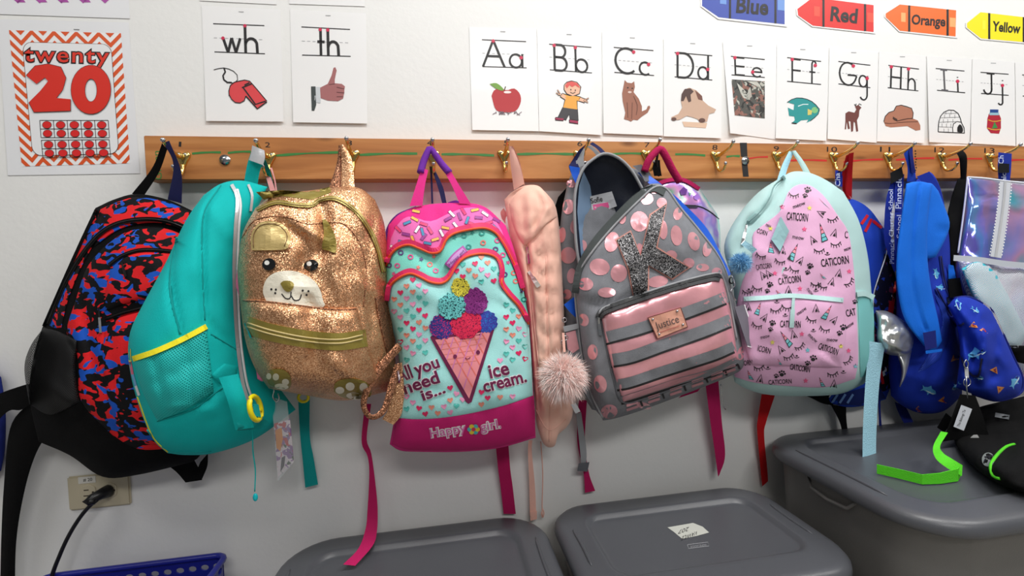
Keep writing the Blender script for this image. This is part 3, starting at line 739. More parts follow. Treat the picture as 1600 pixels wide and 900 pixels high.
# --- posters
def zig(p, f, per, pitch, amp, thick, mat, x0=0, y0=0, x1=1, y1=1, ph=0):
    k = -3
    while k*pitch < 1+amp*2:
        for j in range(per*2):
            xa, xb = j/(per*2), (j+1)/(per*2); ya = k*pitch+(0 if j % 2 == 0 else amp)+ph; yb = k*pitch+(amp if j % 2 == 0 else 0)+ph
            q = clip([(xa, ya), (xb, yb), (xb, yb+thick), (xa, ya+thick)], x0, y0, x1, y1)
            if len(q) > 2: p.poly([f(a, b_) for a, b_ in q], mat)
        k += 1
r, s, f = card('number_poster', 'laminated number poster with orange zigzag border reading twenty and 20', [(-3, 30), (201, 35), (218.5, 271), (12, 274)], 'poster', m_lam)
fi = quad_f([(14, 47), (189, 52), (203, 255), (34, 260)])
p = Print(s, 18); p.poly([fi(0, 0), fi(1, 0), fi(1, 1), fi(0, 1)], C_(246, 246, 246)); p.layer = 1
zig(p, fi, 5, .0785, .085, .038, C_(226, 88, 34), ph=-.01)
p.build('zigzag_border', r, .0005)
p = Print(s, 18)
def rr(x0, y0, x1, y1, rx, ry):
    o = []
    for cx, cy, a in ((x1-rx, y0+ry, -90), (x1-rx, y1-ry, 0), (x0+rx, y1-ry, 90), (x0+rx, y0+ry, 180)): o += [fi(cx+rx*math.cos(math.radians(a+t*15)), cy+ry*math.sin(math.radians(a+t*15))) for t in range(7)]
    return o
o = rr(.108, .085, .905, .925, .08, .07); p.poly(o, C_(90, 60, 50)); p.layer = 1; c0 = (sum(a[0] for a in o)/len(o), sum(a[1] for a in o)/len(o))
p.poly([(c0[0]+(a[0]-c0[0])*.99, c0[1]+(a[1]-c0[1])*.993) for a in o], C_(240, 241, 243)); p.build('white_panel', r, .0017)
p = Print(s, 18)
p.text('twenty', (36, 96), (172, 99), 25, m_ink, .05, spacing=1.12); p.layer = 2; p.text('twenty', (38, 95.4), (170, 98.4), 23.5, C_(226, 52, 34), .012, spacing=1.15)
p.layer = 1
for lay, grow, mm in ((3, 1.0, C_(60, 20, 20)), (4, 0, C_(222, 44, 28))):
    g = grow
    two = [(41, 118), (55, 103), (75, 100), (95, 105), (103, 122), (98, 140), (88, 153), (110, 155), (110, 173), (53, 175), (45, 160), (63, 142), (75, 127), (70, 121), (57, 131)]
    cx_, cy_ = 75, 138
    p.poly([(cx_+(a-cx_)*(1+g*.02), cy_+(b_-cy_)*(1+g*.02)) for a, b_ in two], mm, lay)
    n = 30; ou = [(142+(31+g*.6)*math.cos(i*2*math.pi/n), 140+(38+g*.7)*math.sin(i*2*math.pi/n)) for i in range(n)]; inn = [(142+(9.5-g*.5)*math.cos(i*2*math.pi/n), 141+(18-g*.5)*math.sin(i*2*math.pi/n)) for i in range(n)]
    p.raw(ou+inn, [(i, (i+1) % n, n+(i+1) % n, n+i) for i in range(n)], mm, lay)
p.build('number_print', r, .0028)
p = Print(s, 18)
for q4 in ([(62, 188), (169, 188), (171, 215), (64, 215)], [(64.5, 219), (170.5, 218), (173, 245), (67, 246)]):
    g = quad_f(q4)
    for v in (0, .5, 1): p.stroke([g(0, v), g(1, v)], .9, m_ink)
    for u in range(6): p.stroke([g(u/5, 0), g(u/5, 1)], .9, m_ink)
    for i in range(5):
        for j in range(2): x, y = g(i/5+.1, j/2+.26); p.disc(x, y, 7.4, 5.9, m_ink, lay=1); p.disc(x, y, 6.8, 5.3, C_(224, 36, 36), lay=2)
p.build('ten_frame', r, .0028)
c = f(.585, .065); p = Print(s, 20); p.stroke([(115, 46), (124, 46.4)], 1.3, m_ink2); p.build('staple', r, .0006)
r, s, f = card('number_poster', 'white laminated sheet with a purple zigzag border, cut off at the top left corner', [(-6, -60), (198, -52), (203, 29), (-4, 22)], 'poster', m_lam)
p = Print(s, 18)
for x in range(28, 180, 34): p.stroke([(x-17, -14), (x, 2), (x+17, -14)], 6, C_(176, 78, 168), smooth=False)
for x in range(62, 190, 34): p.poly([(x-36, 3.6), (x-28, -4), (x-22, 3.6)], C_(176, 78, 168))
p.build('zigzag_border', r, .0005)
# --- crayons
for nm, lb, c, cl, pts, b1, b2, tx in (
  ('Blue', 'blue paper crayon cut-out reading Blue, leftmost of the four', (62, 82, 170), (110, 150, 215), [(1097, -26), (1097, 9), (1123, 27), (1226, 38), (1226, -22), (1124, -34)], (1140, 1141), (1211, 1212), ((1150, 19), (1200, 23), 24)),
  ('Red', 'red paper crayon cut-out reading Red', (222, 44, 40), (240, 80, 60), [(1246, 14), (1247, 24), (1270, 40), (1365, 50), (1365, 8), (1270, -4)], (1286, 1287), (1351, 1352), ((1297, 32), (1339, 36), 22)),
  ('Orange', 'orange paper crayon cut-out reading Orange', (240, 110, 38), (250, 175, 110), [(1384, 21), (1384, 27), (1406, 48), (1493, 57), (1494, 16), (1406, 7)], (1420, 1421), (1480, 1481), ((1424, 37.5), (1477, 41), 15)),
  ('Yellow', 'yellow paper crayon cut-out reading Yellow, at the right edge', (248, 232, 24), (252, 240, 60), [(1511, 36), (1511, 43), (1533, 60), (1626, 68), (1627, 30), (1532, 19)], (1545, 1546), (1599, 1600), ((1550, 48), (1594, 52), 15))):
    cx, cy = sum(a[0] for a in pts)/6, sum(a[1] for a in pts)/6; base = P(cx, cy, .001)
    r = thing('paper_crayon', lb, 'cut-out', base, 'paper crayons above the alphabet')
    s = Surf(); s.add([P(*q, .001) for q in ((1000, -120), (1800, -120), (1800, 200), (1000, 200))], [(0, 1, 2, 3)])
    p = Print(s, 40); p.poly([(cx+(a-cx)*1.045, cy+(b_-cy)*1.10) for a, b_ in pts], m_paper); p.build('paper', r, .0002, thick=.0004)
    p = Print(s, 40); p.poly(pts, C_(*c)); xL, xS, xR = pts[0][0], pts[2][0], pts[3][0]
    def yy(x, top):
        a, b_ = (pts[5], pts[4]) if top else (pts[2], pts[3])
        return a[1]+(b_[1]-a[1])*(x-a[0])/(b_[0]-a[0])
    p.layer = 1
    for x0, x1 in (((xS+2), b1[0]-5), (b2[0]+4, xR)):
        h = yy(x0, 0)-yy(x0, 1); p.poly([(x0, yy(x0, 1)+h*.3), (x1, yy(x1, 1)+h*.3), (x1, yy(x1, 0)-h*.35), (x0, yy(x0, 0)-h*.35)], C_(*cl))
    for bb in (b1, b2): p.poly([(bb[0]-1, yy(bb[0], 1)), (bb[1]+1.4, yy(bb[1], 1)), (bb[1]+1.4, yy(bb[1], 0)), (bb[0]-1, yy(bb[0], 0))], m_ink)
    p.build('crayon_print', r, .0009)
    p = Print(s, 40); p.text(nm, tx[0], tx[1], tx[2], m_ink, .03); p.build('lettering', r, .0013)
# ================================================================== backpacks
BLK = M('black_fabric', (3, 3, 4), .9, 0, .5, 700, .2, 12, spec=.2)
BLKW = M('black_webbing', (3, 3, 4), .85, 0, .4, 900, .1, spec=.2)
PLB = M('black_plastic', (16, 16, 18), .35, 0, 0, var=0)
def fab(n, c, **k):
    a = dict(rough=.8, bump=.35, bscale=800, var=.07, vscale=14, sheen=0, spec=.3); a.update(k); return M(n, c, **a)
def mid(f, x0, x1):  # linear depth helper in x
    (xa, da), (xb, db) = f
    return lambda x, y: da+(db-da)*min(1.15, max(-.15, (x-xa)/(xb-xa)))
def hp(i, dz=0): return tip(i)
def clasp(name, x, y, d, parent, mat=None, s=1):
    c = P(x, y, d); ring(name, c, .005*s, .0011*s, mat or m_steel, parent, sx=.7)
def zip_pull(x0, y0, x1, y1, surf, parent, mat, w=4, name='zip_pull', tabmat=None):
    r = Print(surf, 8); r.stroke([(x0, y0), (x0+(x1-x0)*.45, y0+(y1-y0)*.45)], w*.7, mat, smooth=False); r.stroke([(x0+(x1-x0)*.4, y0+(y1-y0)*.4), (x1, y1)], w, tabmat or mat, smooth=False, lay=1)
    r.build(name, parent, .003, thick=.0016)
# ------------------------------------------------------------------ 1 camouflage
camo = blobs('camouflage_print', [(5, 5, 9), ((222, 30, 36), .49, 2.0), ((24, 84, 190), .565, 7.5), ((5, 5, 9), .60, 13.0)], 33, (1, 1, 1.5), .75, det=1.5)
navyw = M('navy_webbing', (24, 28, 84), .8, 0, .3, 800)
r = thing('backpack', 'red, blue and black camouflage backpack hanging from the first hook, leftmost of the row', 'backpack', P(190, 740, .05), 'backpacks hanging from the hook rail')
s = Surf()
pillow('body', [(149, 325), (180, 311), (215, 303), (262, 312), (302, 330)], [(302, 330), (322, 450), (332, 600), (318, 700), (300, 722)], [(60, 690), (110, 712), (160, 745), (215, 742), (300, 722)],
       [(149, 325), (122, 385), (92, 450), (66, 512), (52, 560), (46, 620), (60, 690)], .06, .075, .01, BLK, r, s, p=2.8, wr=.003,
       creases=[([(130, 470), (150, 600)], -.012, 9), ([(100, 640), (240, 700)], -.01, 12), ([(60, 590), (120, 640)], .012, 10)])
patch('upper_panel', [(157, 327), (182, 316), (215, 308), (262, 316), (300, 332)], [(300, 332), (306, 350), (312, 372)], [(148, 385), (180, 362), (215, 350), (260, 350), (312, 372)], [(157, 327), (150, 350), (148, 385)], .006, camo, r, s, p=6)
patch('side_panel', [(146, 335), (150, 340), (152, 372)], [(152, 372), (126, 420), (106, 470), (96, 512)], [(72, 504), (84, 512), (96, 512)], [(146, 335), (122, 388), (98, 445), (72, 504)], .004, camo, r, s, p=6)
patch('front_panel', [(160, 388), (190, 366), (225, 356), (262, 358), (306, 376)], [(306, 376), (318, 450), (325, 560), (318, 690)], [(176, 680), (210, 700), (250, 702), (318, 690)], [(160, 388), (135, 420), (118, 470), (104, 520), (122, 560), (124, 620), (150, 655), (176, 680)], .012, camo, r, s, p=5, nu=36, nv=40,
      creases=[([(160, 480), (180, 600), (200, 690)], -.006, 8)])
patch('upper_pocket', [(172, 420), (195, 402), (230, 394), (300, 400)], [(300, 400), (305, 440), (306, 480)], [(164, 486), (200, 474), (240, 468), (306, 480)], [(172, 420), (166, 450), (164, 486)], .012, camo, r, s, p=4, seed=3)
patch('lower_pocket', [(166, 505), (200, 492), (240, 486), (306, 498)], [(306, 498), (316, 560), (310, 680)], [(184, 676), (215, 692), (250, 694), (310, 680)], [(166, 505), (160, 560), (168, 620), (184, 676)], .016, camo, r, s, p=4, seed=5)
patch('side_pocket', [(68, 512), (92, 518), (120, 532)], [(120, 532), (118, 580), (124, 628)], [(46, 632), (80, 648), (124, 628)], [(68, 512), (48, 540), (38, 575), (46, 632)], .02, netmat('black_net', (6, 6, 8), 420, .62), r, s, p=3)
for q, wd in (([(74, 506), (102, 440), (138, 384), (172, 354), (215, 343), (262, 346), (310, 366)], 7), ([(150, 328), (122, 388), (96, 446), (68, 510)], 5), ([(170, 414), (194, 398), (230, 390), (300, 396)], 6), ([(165, 498), (200, 486), (240, 480), (304, 492)], 7)):
    p = Print(s, 8); p.stroke(q, wd, BLKW); z = p.build('zip', r, .002, thick=.002)
    if wd >= 6: seam('zip_coil', q, .0013, PLB, z, s, off=.004)
zip_pull(154, 480, 157, 520, s, r, PLB, 4, tabmat=C_(120, 120, 124)); zip_pull(190, 410, 196, 432, s, r, PLB, 4)
t = tip(0)
ribbon('carry_loop', [(t[0]-5, t[1]+1, .1), (238, 262, .07), (206, 303, .055)], [(t[0]+5, t[1]+5, .1), (249, 268, .07), (225, 306, .055)], None, BLKW, r)
ribbon('carry_loop', [(t[0]-3, t[1]+1, .103), (271, 258, .085), (262, 312, .06)], [(t[0]+6, t[1]-2, .103), (283, 268, .085), (284, 318, .06)], None, navyw, r)
ribbon('shoulder_strap', [(60, 596, .05), (30, 604, .06), (-6, 618, .07), (-30, 640, .07)], [(62, 622, .05), (34, 640, .06), (14, 642, .07), (-10, 664, .07)], None, BLKW, r)
ribbon('shoulder_strap', [(46, 628, .05), (16, 668, .05), (6, 760, .04), (2, 840, .035), (0, 930, .03)], [(82, 668, .05), (58, 705, .05), (40, 760, .04), (26, 840, .035), (23, 930, .03)], None, BLKW, r, bow=.006)
ribbon('shoulder_strap', [(258, 724, .04), (276, 738, .04), (290, 754, .04)], [(300, 712, .04), (312, 735, .04), (316, 750, .04)], None, BLKW, r)
ribbon('strap_end', [(290, 754, .042), (306, 736, .042), (313, 722, .042)], [(316, 748, .042), (324, 728, .042), (325, 708, .042)], None, BLKW, r)
# blue bag cut by the left edge
blue_dk = fab('dark_blue_fabric', (18, 34, 112))
rr_ = thing('cloth_bag', 'dark blue fabric bag showing as a sliver at the left edge beside the black strap', 'bag', P(-30, 740, .02))
pillow('body', [(-70, 560), (-20, 565), (2, 590)], [(2, 590), (9, 640), (8, 700), (2, 735)], [(-70, 760), (-30, 760), (2, 735)], [(-70, 560), (-90, 660), (-70, 760)], .02, .012, .005, blue_dk, rr_, Surf(), nu=14, nv=16)
# ------------------------------------------------------------------ 2 teal
teal = fab('teal_fabric', (0, 188, 186)); teald = fab('teal_webbing', (4, 150, 148)); silv = M('silver_trim', (214, 216, 220), .3, .25, .2, 200); yel = fab('yellow_webbing', (238, 222, 40)); yelp = M('yellow_plastic', (244, 226, 20), .35, 0, 0, var=0)
r = thing('backpack', 'plain teal backpack with silver zip trim and a yellow-edged mesh side pocket, hanging side-on', 'backpack', P(320, 700, .08), 'backpacks hanging from the hook rail')
s = Surf()
rimf = mid(((220, .165), (430, .075)), 220, 430)
pillow('body', [(318, 305), (345, 287), (378, 282), (418, 292)], [(418, 292), (400, 330), (382, 370), (376, 430), (382, 500), (402, 560), (432, 600), (462, 640)], [(262, 708), (290, 711), (335, 708), (400, 685), (462, 640)],
       [(318, 305), (290, 345), (258, 412), (222, 478), (203, 520), (201, 565), (214, 625), (238, 685), (262, 708)], rimf, .085, mid(((220, .14), (430, .02)), 0, 0), teal, r, s, p=2.6, nu=50, nv=60, wr=.002,
       creases=[([(345, 290), (318, 340), (320, 500)], -.010, 5), ([(276, 372), (266, 437), (282, 520)], -.010, 5), ([(330, 330), (360, 370)], .006, 8), ([(325, 505), (372, 545)], -.007, 6), ([(245, 655), (300, 640), (350, 600)], -.008, 6), ([(240, 600), (310, 560)], -.004, 7), ([(270, 640), (330, 640)], .006, 9)])
patch('mesh_pocket', [(208, 562), (245, 548), (285, 530), (322, 512)], [(322, 512), (328, 560), (334, 612)], [(246, 658), (290, 640), (334, 612)], [(208, 562), (222, 610), (246, 658)], .012, netmat('teal_net', (30, 196, 192), 300, .55), r, s, p=3.5, creases=[([(240, 560), (262, 650)], -.006, 6), ([(290, 540), (300, 630)], -.005, 6)], base=.004)
for q, wd, mt, nm in (([(207, 561), (245, 548), (285, 530), (323, 510)], 8.5, yel, 'yellow_trim'), ([(362, 288), (371, 310), (368, 360), (366, 430), (370, 520), (378, 590), (388, 628)], 5.5, silv, 'silver_trim'), ([(388, 288), (394, 305), (392, 330)], 4, silv, 'silver_trim')):
    p = Print(s, 8); p.stroke(q, wd, mt); z = p.build(nm, r, .003, thick=.0015)
seam('zip', [(371, 296), (376, 320), (373, 360), (371, 430), (375, 520), (384, 590), (394, 624)], .0022, C_(236, 238, 240), r, s, off=.003)
seam('piping', [(345, 290), (318, 338), (316, 420), (320, 500)], .0014, teald, r, s)
seam('zip', [(276, 372), (266, 437), (270, 480), (282, 522)], .002, teald, r, s)
seam('piping', [(246, 658), (300, 640), (336, 614), (350, 604)], .0014, teald, r, s)
seam('piping', [(330, 522), (372, 548)], .0012, teald, r, s)
seam('piping', [(230, 672), (248, 694), (275, 706), (330, 705)], .0012, teald, r, s)
rb = Print(s, 6); cs = [(244, 226, 40), (240, 120, 150), (110, 190, 235), (235, 240, 245)]
for i, (a, b_) in enumerate((((202, 545), (203, 565)), ((203, 565), (207, 585)), ((207, 585), (212, 603)), ((212, 603), (217, 618)))): rb.stroke([a, b_], 4, C_(*cs[i]))
rb.build('rainbow_edge', r, .003); seam('piping', [(215, 620), (238, 680), (262, 706)], .0014, yel, r, s)
patch('strap_base', [(350, 568), (372, 572)], [(372, 572), (368, 590), (362, 604)], [(330, 588), (345, 600), (362, 604)], [(350, 568), (338, 578), (330, 588)], .003, teal, r, s, nu=8, nv=8)
ribbon('shoulder_strap', [(342, 590, .235), (356, 628, .235), (368, 672, .215)], [(372, 584, .225), (384, 622, .225), (397, 668, .205)], None, teal, r, bow=.004)
ribbon('shoulder_strap', [(368, 655, .22), (372, 668, .222), (370, 673, .21)], [(398, 648, .21), (420, 660, .19), (404, 671, .2)], None, teald, r)
pl = [P(399+11*math.cos(a)*.8+3*math.sin(a), 638+19*math.sin(a), .232-.02*math.cos(a)) for a in [i*2*math.pi/18 for i in range(18)]]
b1 = tube('buckle', pl, .0042, yelp, r, closed=True); tube('crossbar', [P(389, 636, .235), P(409, 642, .22)], .003, yelp, b1)
ribbon('buckle_webbing', [(394, 630, .235), (398, 650, .235)], [(404, 632, .23), (408, 652, .225)], None, teald, r)
t = tip(1)
ribbon('carry_loop', [(392, 238, .1), (386, 258, .09), (380, 292, .085)], [(414, 250, .1), (406, 268, .09), (401, 300, .08)], None, teal, r, bow=.004)
ribbon('carry_loop', [(400, 240, .085), (412, 262, .06), (418, 292, .05)], [(415, 250, .085), (424, 272, .06), (430, 305, .05)], None, teald, r)
ribbon('loop_sleeve', [(394, 227, .106), (392, 240, .106), (389, 250, .105)], [(413, 235, .106), (414, 246, .106), (411, 258, .105)], None, silv, r, th=.004, bow=.005)
ribbon('dangling_strap', [(466, 628, .03), (469, 680, .025), (473, 720, .02), (477, 762, .018)], [(484, 622, .03), (484, 680, .025), (490, 715, .02), (497, 757, .018)], None, teald, r)
pl = [P(474+8*math.cos(a), 621+7*math.sin(a), .04) for a in [i*2*math.pi/14 for i in range(14)]]; tube('buckle', pl, .003, yelp, r, closed=True)
tube('cord', [P(*q) for q in cat([(396, 655, .2), (395, 700, .17), (399, 735, .16), (398, 768, .155)], 20)], .0011, teal, r)
ball('cord_end', P(399, 777, .155), .0052, M('teal_plastic', (0, 190, 200), .2), r, .9, .6, 1.5)
# pink pouch peeping out
pinkp = fab('rose_fabric', (226, 120, 160)); pinks = fab('rose_webbing', (226, 158, 158))
r = thing('small_bag', 'pink small bag mostly hidden between the teal backpack and the gold bear backpack', 'bag', P(410, 600, .1))
s = Surf()
pillow('body', [(375, 410), (385, 405), (400, 410)], [(400, 410), (410, 480), (415, 540), (418, 590)], [(402, 592), (410, 596), (418, 590)], [(375, 410), (370, 425), (369, 452), (378, 470), (390, 520), (398, 560), (402, 592)], .165, .008, .15, pinkp, r, s, nu=14, nv=24)
p = Print(s, 6)
for x, y in ((403, 575), (405, 583), (400, 560), (374, 440)): p.disc(x, y, 2.5, 2, C_(225, 40, 90)); p.build('heart_print', r, .001, kind='stuff'); p = Print(s, 6)
for x, y in ((402, 568),): p.disc(x, y, 2.5, 2, C_(240, 235, 220)); p.build('white_print', r, .001); p = Print(s, 6)
ribbon('strap', [(412, 262, .05), (418, 285, .06), (424, 305, .07)], [(418, 260, .05), (426, 285, .06), (433, 305, .07)], None, pinks, r)
ribbon('strap', [(422, 262, .05), (428, 280, .06), (431, 303, .07)], [(425, 262, .05), (430, 280, .06), (434, 303, .07)], None, pinks, r)
# hanging picture tag
r = thing('picture_tag', 'clear plastic sleeve with a small orange and purple picture card hanging below the teal backpack', 'tag', P(443, 745, .11))
s = Surf(); V = [P(*q) for q in ((428, 662, .11), (453, 655, .11), (459, 722, .105), (434, 748, .105))]
link('card', V+[v+Vector((0, .0008, 0)) for v in V], [(3, 2, 1, 0), (4, 5, 6, 7), (0, 1, 5, 4), (1, 2, 6, 5), (2, 3, 7, 6), (3, 0, 4, 7)], blobs('picture_print', [(232, 220, 226), ((150, 110, 165), .52, 1), ((200, 60, 60), .6, 5), ((70, 90, 60), .63, 8)], 70, det=2), r, smooth=False); s.add(V, [(3, 2, 1, 0)])
p = Print(s, 8); p.poly([(430, 672), (440, 668), (442, 685), (438, 705), (432, 700)], C_(238, 150, 30)); p.build('orange_figure', r, .001)
p = Print(s, 8); p.poly([(440, 715), (446, 712), (444, 728), (438, 738)], C_(60, 40, 50)); p.build('dark_figure', r, .001)
clr = M('clear_plastic', (225, 232, 236), .12, 0, 0, var=0, alpha=.28)
V = [P(*q) for q in ((424, 620, .112), (448, 628, .112), (459, 722, .108), (434, 752, .108))]
link('sleeve', V+[v+Vector((0, .003, 0)) for v in V], [(3, 2, 1, 0), (4, 5, 6, 7)], clr, r, smooth=False)
tube('clip', [P(*q) for q in cat([(424, 600, .118), (428, 610, .12), (426, 620, .118), (432, 628, .118), (436, 622, .118), (434, 615, .118)], 16)], .0014, m_steel, r)
# ------------------------------------------------------------------ 3 gold bear
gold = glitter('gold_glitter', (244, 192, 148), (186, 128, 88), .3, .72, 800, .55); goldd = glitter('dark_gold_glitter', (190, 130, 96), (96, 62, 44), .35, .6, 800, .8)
olive = M('gold_leatherette', (196, 172, 112), .38, .25, .1, 300, .08); ivory = M('ivory_leatherette', (232, 226, 208), .4, 0, .1, 300, .02)
oliv2 = M('olive_leatherette', (150, 134, 62), .35, .3, .1, 300, .08); gloss = M('black_gloss', (8, 8, 8), .08, 0, 0, var=0, coat=1); stitch = C_(120, 84, 50)
r = thing('backpack', 'rose gold glitter backpack with a bear face, ears and paws, on the third hook', 'backpack', P(500, 620, .1), 'backpacks hanging from the hook rail')
s = Surf()
rf = mid(((372, .18), (610, .115)), 0, 0)
pillow('body', [(399, 325), (430, 304), (480, 298), (530, 292), (562, 294), (586, 312)], [(586, 312), (601, 352), (606, 420), (606, 480), (616, 550), (618, 585), (604, 612)], [(420, 607), (480, 618), (540, 626), (604, 612)],
       [(399, 325), (379, 365), (371, 420), (375, 470), (383, 530), (398, 575), (420, 607)], rf, .075, mid(((372, .168), (500, .04)), 0, 0), gold, r, s, p=3, nu=56, nv=60, wr=.004, wsc=16,
       creases=[([(440, 350), (480, 385), (470, 425)], -.016, 11), ([(455, 345), (500, 372)], .010, 7), ([(555, 320), (590, 400)], .007, 8), ([(500, 320), (508, 345), (500, 400)], -.018, 9), ([(530, 350), (560, 380), (570, 420)], -.006, 6), ([(480, 470), (500, 520), (480, 600)], -.010, 14), ([(585, 330), (575, 420), (582, 520)], -.008, 8), ([(520, 560), (560, 600)], .008, 10), ([(560, 440), (590, 470)], .009, 9), ([(400, 540), (430, 590)], .006, 10), ([(520, 400), (530, 450)], .008, 10), ([(395, 330), (450, 318)], .006, 8)])
q = [(401, 328), (430, 316), (466, 320), (488, 320), (500, 312), (524, 310), (552, 326), (574, 352), (590, 385), (600, 425)]
p = Print(s, 8); p.stroke(q, 6.5, oliv2); z = p.build('zip', r, .002, thick=.002); seam('zip_coil', q, .0012, olive, z, s, off=.004)
seam('panel_seam', [(378, 372), (398, 345), (440, 338), (480, 350), (515, 348), (540, 352), (562, 380), (572, 420), (568, 480)], .001, goldd, r, s)
p = Print(s, 6); p.poly([(400, 300), (440, 297), (480, 300), (515, 292), (518, 300), (488, 312), (470, 310), (440, 306), (412, 312)], oliv2); p.build('top_gusset', r, .001)
p = Print(s, 8); e1 = [(393, 391), (392, 370), (399, 354), (412, 346), (430, 346), (446, 354), (454, 369), (452, 380), (447, 389), (420, 391)]; p.poly(e1, olive, smooth=36); p.build('ear', r, .002, thick=.004)
seam('ear_stitching', [(396, 387), (396, 368), (403, 355), (414, 350), (430, 350), (443, 358), (449, 370), (444, 385)], .0006, stitch, r, s, off=.007)
p = Print(s, 8); p.poly([(504, 343), (509, 343), (518, 356), (524, 370), (525, 394), (512, 391), (503, 388), (506, 366)], oliv2, smooth=26); p.build('ear', r, .004, thick=.004)
for x, y, rx, ry, rot in ((420, 413, 10.5, 9.5, -.2), (486, 414.5, 11.5, 8.8, -.2)):
    p = Print(s, 4); p.disc(x, y, rx, ry, gloss, rot, 24); e = p.build('eye', r, .002, thick=.004)
    p = Print(s, 4); p.disc(x-3, y-2.5, 4, 3.6, C_(245, 245, 240), 0, 16); p.build('eye_highlight', e, .0072)
p = Print(s, 5); p.poly([(416, 470), (411, 458), (412, 446), (418, 434), (430, 426), (445, 423), (462, 424), (478, 430), (492, 440), (501, 455), (504, 468), (505, 480), (460, 475)], ivory, smooth=44); mz = p.build('muzzle', r, .002, thick=.002)
p = Print(s, 5); p.poly([(438, 443), (443, 439), (453, 439), (459, 443), (458, 450), (451, 456), (444, 453)], oliv2, smooth=20); p.build('nose', mz, .0045, thick=.0015)
p = Print(s, 5); p.stroke([(440, 459), (446, 466), (453, 466), (455, 456)], 1.7, m_ink); p.stroke([(455, 462), (460, 469), (468, 468), (471, 460)], 1.7, m_ink); p.build('mouth', mz, .0048)
for x, y in ((424, 452), (431, 452.5), (430, 458), (473, 454), (482, 455), (479, 461)): p = Print(s, 5); p.disc(x, y, 1.7, 1.7, m_ink); p.build('whisker_dot', mz, .0048)
s2 = s
patch('front_pocket', [(378, 467), (420, 470), (470, 476), (520, 482), (558, 480)], [(558, 480), (572, 530), (586, 570), (598, 606)], [(421, 604), (480, 614), (540, 621), (598, 606)], [(378, 467), (386, 520), (399, 568), (421, 604)], .024, gold, r, s, p=6, nu=40, nv=30, wr=.003,
      creases=[([(480, 500), (500, 560)], -.008, 12), ([(500, 555), (570, 600)], .006, 7)])
p = Print(s, 8); p.stroke([(385, 508), (425, 520), (480, 530), (530, 534), (573, 528)], 27, oliv2); p.build('zip_band', r, .0015, thick=.001)
for dy in (-3.5, 2.5):
    seam('zip', [(387, 508+dy), (425, 520+dy), (480, 531+dy), (530, 534+dy), (566, 527+dy)], .0015, C_(206, 186, 128), r, s, off=.002)
seam('piping', [(380, 470), (420, 472), (470, 478), (520, 484), (556, 483)], .0016, goldd, r, s)
for k, (o_, toes, pad) in enumerate((([(416, 590), (424, 578), (440, 577), (452, 585), (455, 600), (450, 608), (434, 606), (420, 600)], ((420, 588, 4, 5), (431, 589, 5, 5.5), (446, 597, 5.5, 5)), (440, 604, 11, 4.5)), ([(522, 612), (523, 600), (535, 593), (555, 592), (572, 597), (580, 608), (578, 620), (555, 624), (535, 621)], ((531, 610, 7, 5.5), (547, 604, 7, 6.5), (568, 605, 6.5, 6.5)), (554, 619, 13, 5.5)))):
    p = Print(s, 7); p.poly(o_, oliv2, smooth=26); pw = p.build('paw', r, .0015, thick=.001)
    for x, y, a, b_ in toes: p = Print(s, 6); p.disc(x, y, a, b_, ivory); p.build('toe', pw, .003, thick=.0006)
    x, y, a, b_ = pad; p = Print(s, 6); p.disc(x, y, a, b_, ivory, .1); p.build('pad', pw, .003, thick=.0006)
zip_pull(382, 505, 392, 528, s, r, m_steel, 3)
t = tip(2)
ribbon('carry_loop', [(529, 227, .1), (526, 255, .1), (513, 297, .12)], [(537, 228, .1), (534, 260, .1), (532, 297, .12)], None, goldd, r, bow=.003)
ribbon('carry_loop', [(532, 226, .106), (534, 262, .11), (533, 296, .13)], [(537, 226, .106), (550, 250, .11), (554, 292, .13)], None, gold, r, bow=.004)
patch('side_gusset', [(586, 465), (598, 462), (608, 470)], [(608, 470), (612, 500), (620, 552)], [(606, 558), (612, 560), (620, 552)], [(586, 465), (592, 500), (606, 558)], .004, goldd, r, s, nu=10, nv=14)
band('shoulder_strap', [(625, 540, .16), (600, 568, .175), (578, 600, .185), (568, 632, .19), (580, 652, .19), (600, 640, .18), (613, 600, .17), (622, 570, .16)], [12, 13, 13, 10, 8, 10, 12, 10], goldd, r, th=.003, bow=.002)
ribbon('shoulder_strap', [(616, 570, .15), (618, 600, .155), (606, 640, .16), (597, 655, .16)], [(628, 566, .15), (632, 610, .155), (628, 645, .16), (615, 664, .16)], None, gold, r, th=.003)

# ------------------------------------------------------------------ 4 pink ice cream
hpink = fab('hot_pink_fabric', (232, 50, 142)); bpink = fab('sprinkle_pink_fabric', (240, 118, 190)); mint = fab('mint_fabric', (132, 224, 208)); aqua = fab('aqua_fabric', (172, 234, 232)); mag = fab('magenta_fabric', (206, 34, 116)); magw = fab('magenta_webbing', (186, 22, 92)); purp = fab('purple_webbing', (112, 44, 160), bump=.6, bscale=500); orng = C_(242, 92, 40, .6); crim = C_(222, 36, 100, .6)
def heart(p, x, y, s_, mt, rot=0):
    pts = []
    for i in range(14):
        t = i/14*2*math.pi; a = .0625*16*math.sin(t)**3; b_ = -.0625*(13*math.cos(t)-5*math.cos(2*t)-2*math.cos(3*t)-math.cos(4*t))
        c, q = math.cos(rot), math.sin(rot); pts.append((x+s_*(a*c-b_*q), y+s_*(a*q+b_*c)))
    p.poly(pts, mt)
def inside(x, y, pl):
    c = False
    for (x0, y0), (x1, y1) in zip(pl, pl[1:]+pl[:1]):
        if (y0 > y) != (y1 > y) and x < (x1-x0)*(y-y0)/(y1-y0)+x0: c = not c
    return c
r = thing('backpack', 'pink and aqua backpack printed with an ice cream cone and hearts, on the fourth hook', 'backpack', P(720, 700, .1), 'backpacks hanging from the hook rail')
s = Surf()
rf = lambda x, y: .115
